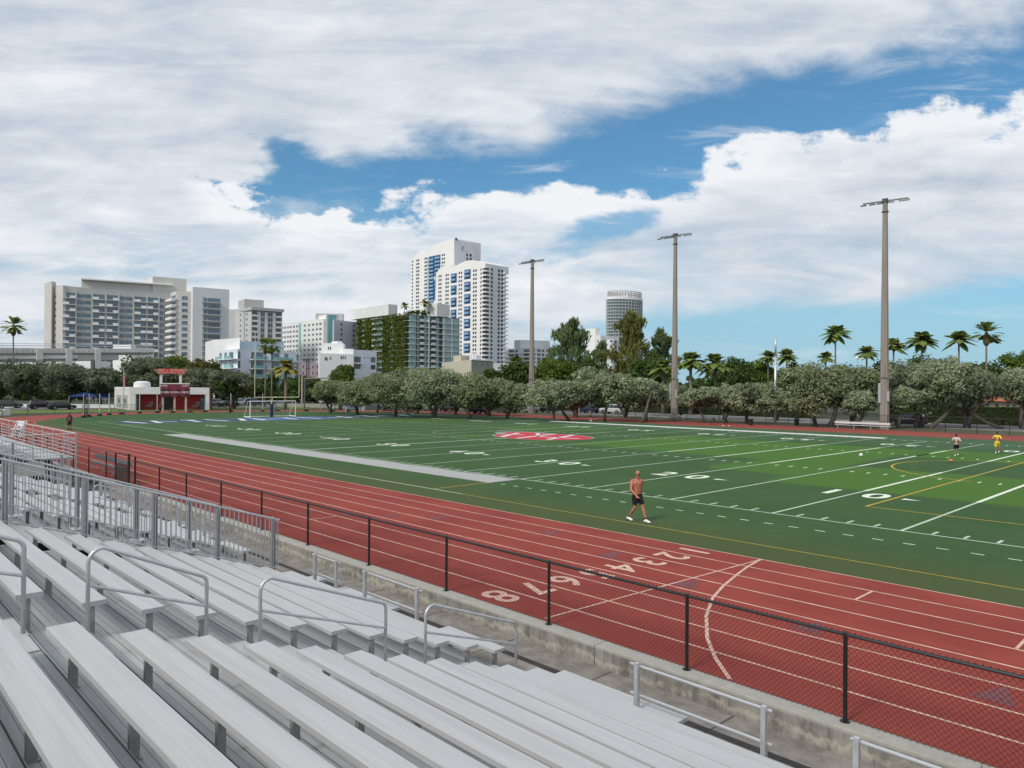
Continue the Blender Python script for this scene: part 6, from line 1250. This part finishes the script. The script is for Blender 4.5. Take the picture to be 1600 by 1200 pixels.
def car(label,px,D,kind,paint,heading,z=0.,loc=None):
    L_=loc or XY(px,D); t=thing({'suv':'parked_suv','sedan':'parked_sedan','pickup':'parked_pickup'}[kind],label,{'suv':'car','sedan':'car','pickup':'pickup truck'}[kind],(L_[0],L_[1],z),heading); q=prof[kind]; W_=q['W']/2; m=MB()
    st=q['low']; vs=[];fs=[]
    for (x,zb,zt_) in st:
        k=.90 if abs(x)>2.28 else .97 if abs(x)>2.1 else 1.
        for (y,z_) in ((-W_*k*.94,zb),(-W_*k,zb+.16),(-W_*k,zt_-.14),(-W_*k*.93,zt_),(W_*k*.93,zt_),(W_*k,zt_-.14),(W_*k,zb+.16),(W_*k*.94,zb)): vs.append((x,y,z_))
    n=len(st)
    for i in range(n-1):
        for j in range(8): a_=i*8+j; b2_=i*8+(j+1)%8; fs.append((a_,b2_,b2_+8,a_+8))
    fs.append(tuple(range(7,-1,-1))); fs.append(tuple((n-1)*8+j for j in range(8))); m.add(vs,fs)
    (xr,zr,xrt,zrt),(xf,zf,xft,zft)=q['cab']
    def cab(s,zlo=0.,off=0.): return [(xr+.0,-W_*.90*s,zr-.02),(xf,-W_*.90*s,zf-.02),(xf,W_*.90*s,zf-.02),(xr,W_*.90*s,zr-.02),(xrt,-W_*.74*s,zrt-.06),(xft,-W_*.74*s,zft-.06),(xft,W_*.74*s,zft-.06),(xrt,W_*.74*s,zrt-.06)]
    c=cab(1.); gm=MB(); gm.add(c,[(0,1,5,4),(1,2,6,5),(2,3,7,6),(3,0,4,7),(4,5,6,7)]); 
    m.add([(xrt-.05,-W_*.75,zrt-.07),(xft+.06,-W_*.75,zft-.07),(xft+.06,W_*.75,zft-.07),(xrt-.05,W_*.75,zrt-.07),(xrt+.12,-W_*.66,q['h']-.02),(xft-.15,-W_*.66,q['h']),(xft-.15,W_*.66,q['h']),(xrt+.12,W_*.66,q['h']-.02)],[(0,3,2,1),(4,5,6,7),(0,1,5,4),(1,2,6,5),(2,3,7,6),(3,0,4,7)])
    for s_ in (-1,1):
        for tt in (0.,.36,.70,1.) if kind!='pickup' else (0.,.5,.74,1.):
            a_=Vector(c[0 if s_<0 else 3]).lerp(Vector(c[1 if s_<0 else 2]),tt); b2_=Vector(c[4 if s_<0 else 7]).lerp(Vector(c[5 if s_<0 else 6]),tt); m.tube([a_+Vector((0,s_*.012,0)),b2_+Vector((0,s_*.012,0))],.042,4)
        m.box(xf-.42,xf-.22,s_*W_*.92,s_*(W_+.16),zf+.02,zf+.16)
    b=part(m,'body',paint,t,smooth=False,bevel=.03); part(gm,'window',CGL,t)
    for s_ in (-1,1):
        for x in (-q['L']*.30,q['L']*.31):
            wm=MB(); y=s_*(W_-.10); wm.tube([(x,y-.11,.34),(x,y+.11,.34)],.34,16); w_=part(wm,'wheel',TYRE,t); rm_=MB(); rm_.tube([(x,y+s_*.105,.34),(x,y+s_*.125,.34)],.21,12); part(rm_,'rim',RIM,w_)
            am=MB(); am.tube([(x,s_*(W_*.99-.02),.36),(x,s_*(W_*1.003),.36)],.40,16); part(am,'wheel_arch',BLK,t)
        hm=MB(); hm.box(st[-1][0]-.16,st[-1][0]-.005,s_*W_*.48,s_*W_*.86,st[-1][2]-.16,st[-1][2]-.02) ; part(hm,'headlight',HL,t)
        hm=MB(); hm.box(st[0][0]-.012,st[0][0]+.12,s_*W_*.58,s_*W_*.88,st[0][2]-.22,st[0][2]-.02); part(hm,'tail_light',TL,t)
    return t
EW=0.; NS=R(90)
for a_ in [('black suv parked behind the trunk and fence right of the right floodlight pole',1417,97,'suv',CB,R(183)),('white pickup truck with covered bed behind the far fence',958,136,'pickup',CWH,R(180)),('dark blue sedan parked left of the white pickup',919,140,'sedan',CBL,R(180)),
 ('dark sedan parked just right of the left floodlight pole',852,142,'sedan',CB,R(180)),('silver car partly behind the left floodlight pole',826,142,'suv',CSI,R(180)),('dark grey sedan parked left of the left floodlight pole',792,138,'sedan',CGR,R(182)),('black suv under the silver trees below the white towers',746,132,'suv',CB,R(184)),
 ('silver suv left of the blue banner end of the tree clump, behind black sedan',583,160,'suv',CSI,R(186)),('black sedan nose-on under the dense silver clump',606,146,'sedan',CB,R(150)),('dark suv under the middle of the dense silver clump',636,150,'suv',CGR,R(185)),('black sedan under the right of the dense silver clump',700,142,'sedan',CB,R(186)),('grey sedan in shade between two dark trunks under the silver clump',668,148,'sedan',CSI,R(186)),
 ('dark sedan parked behind the goal post area, right of it',513,170,'sedan',CGR,R(186)),('white suv parked right of the clubhouse, nearer the goal post',373,178,'suv',CWH,R(120)),('silver suv parked directly right of the clubhouse wall',340,172,'suv',CSI,R(100)),('black car between the two pale suvs right of the clubhouse',356,165,'sedan',CB,R(100)),
 ('black suv parked under the dark trees left of the palm trunk canopy',66,142,'suv',CB,R(95)),('dark grey sedan at the left edge under the dark trees',14,146,'sedan',CGR,R(95)),('black sedan parked beside the blue canopies',97,140,'sedan',CB,R(92)),('black suv parked in shade right of the goal post base',398,176,'suv',CB,R(120))]: car(*a_)
# white low street wall and grass kerbs on the left
mb=MB(); F_=Face(0,134,110,137,h1) if False else None
a_=XY(-20,150); b2_=XY(178,152)
t=thing('low_wall','low white wall glimpsed under the dark trees at the left','wall',(a_.x,a_.y,0)); m=MB(); e=b2_-a_; m.ob((0,0,-.05),e,Vector((-e.y,e.x,0)).normalized()*.25,(0,0,.75)); part(m,'wall',WPAN,t)
a_=XY(430,172); b2_=XY(590,156); t=thing('low_wall','long pale kerbside wall behind the goal post','wall',(a_.x,a_.y,0)); m=MB(); e=b2_-a_; m.ob((0,0,-.05),e,Vector((-e.y,e.x,0)).normalized()*.2,(0,0,.9)); part(m,'wall',CONC,t)
# ball on turf, small marker
for lab,p_,r_,mt_ in (('white football lying on the turf near the 15 yard line',(29.6,27.2),.13,WS),('orange and white marker disc on the turf inside the yellow arc',(35.2,27.4),.16,mat('orange_cone',(.6,.22,.08),.6,0,.1,5.))):
    m=MB(); m.ell((0,0,r_),(r_,r_,r_*(1 if mt_ is WS else .5)),12,8); o=m.build('ball' if mt_ is WS else 'marker_disc',mt_,smooth=True); o.location=(*p_,.006); tag(o,lab,'ball' if mt_ is WS else 'marker')
# bleacher in the far bend (small white stand at the left)
t=thing('small_bleacher','small white spectator bench stand at the far left end of the track','bleacher',XY(2,112)); m=MB()
for i in range(3): m.box(-1.6,1.6,-.3+.5*i,0+.5*i,.4+.35*i,.46+.35*i)
part(m,'seat',WPAN,t); m=MB()
for x in (-1.3,1.3): m.box(x-.04,x+.04,-.3,1.,0,.4); m.box(x-.04,x+.04,.6,1.,.4,1.1)
part(m,'frame',WPAN,t)
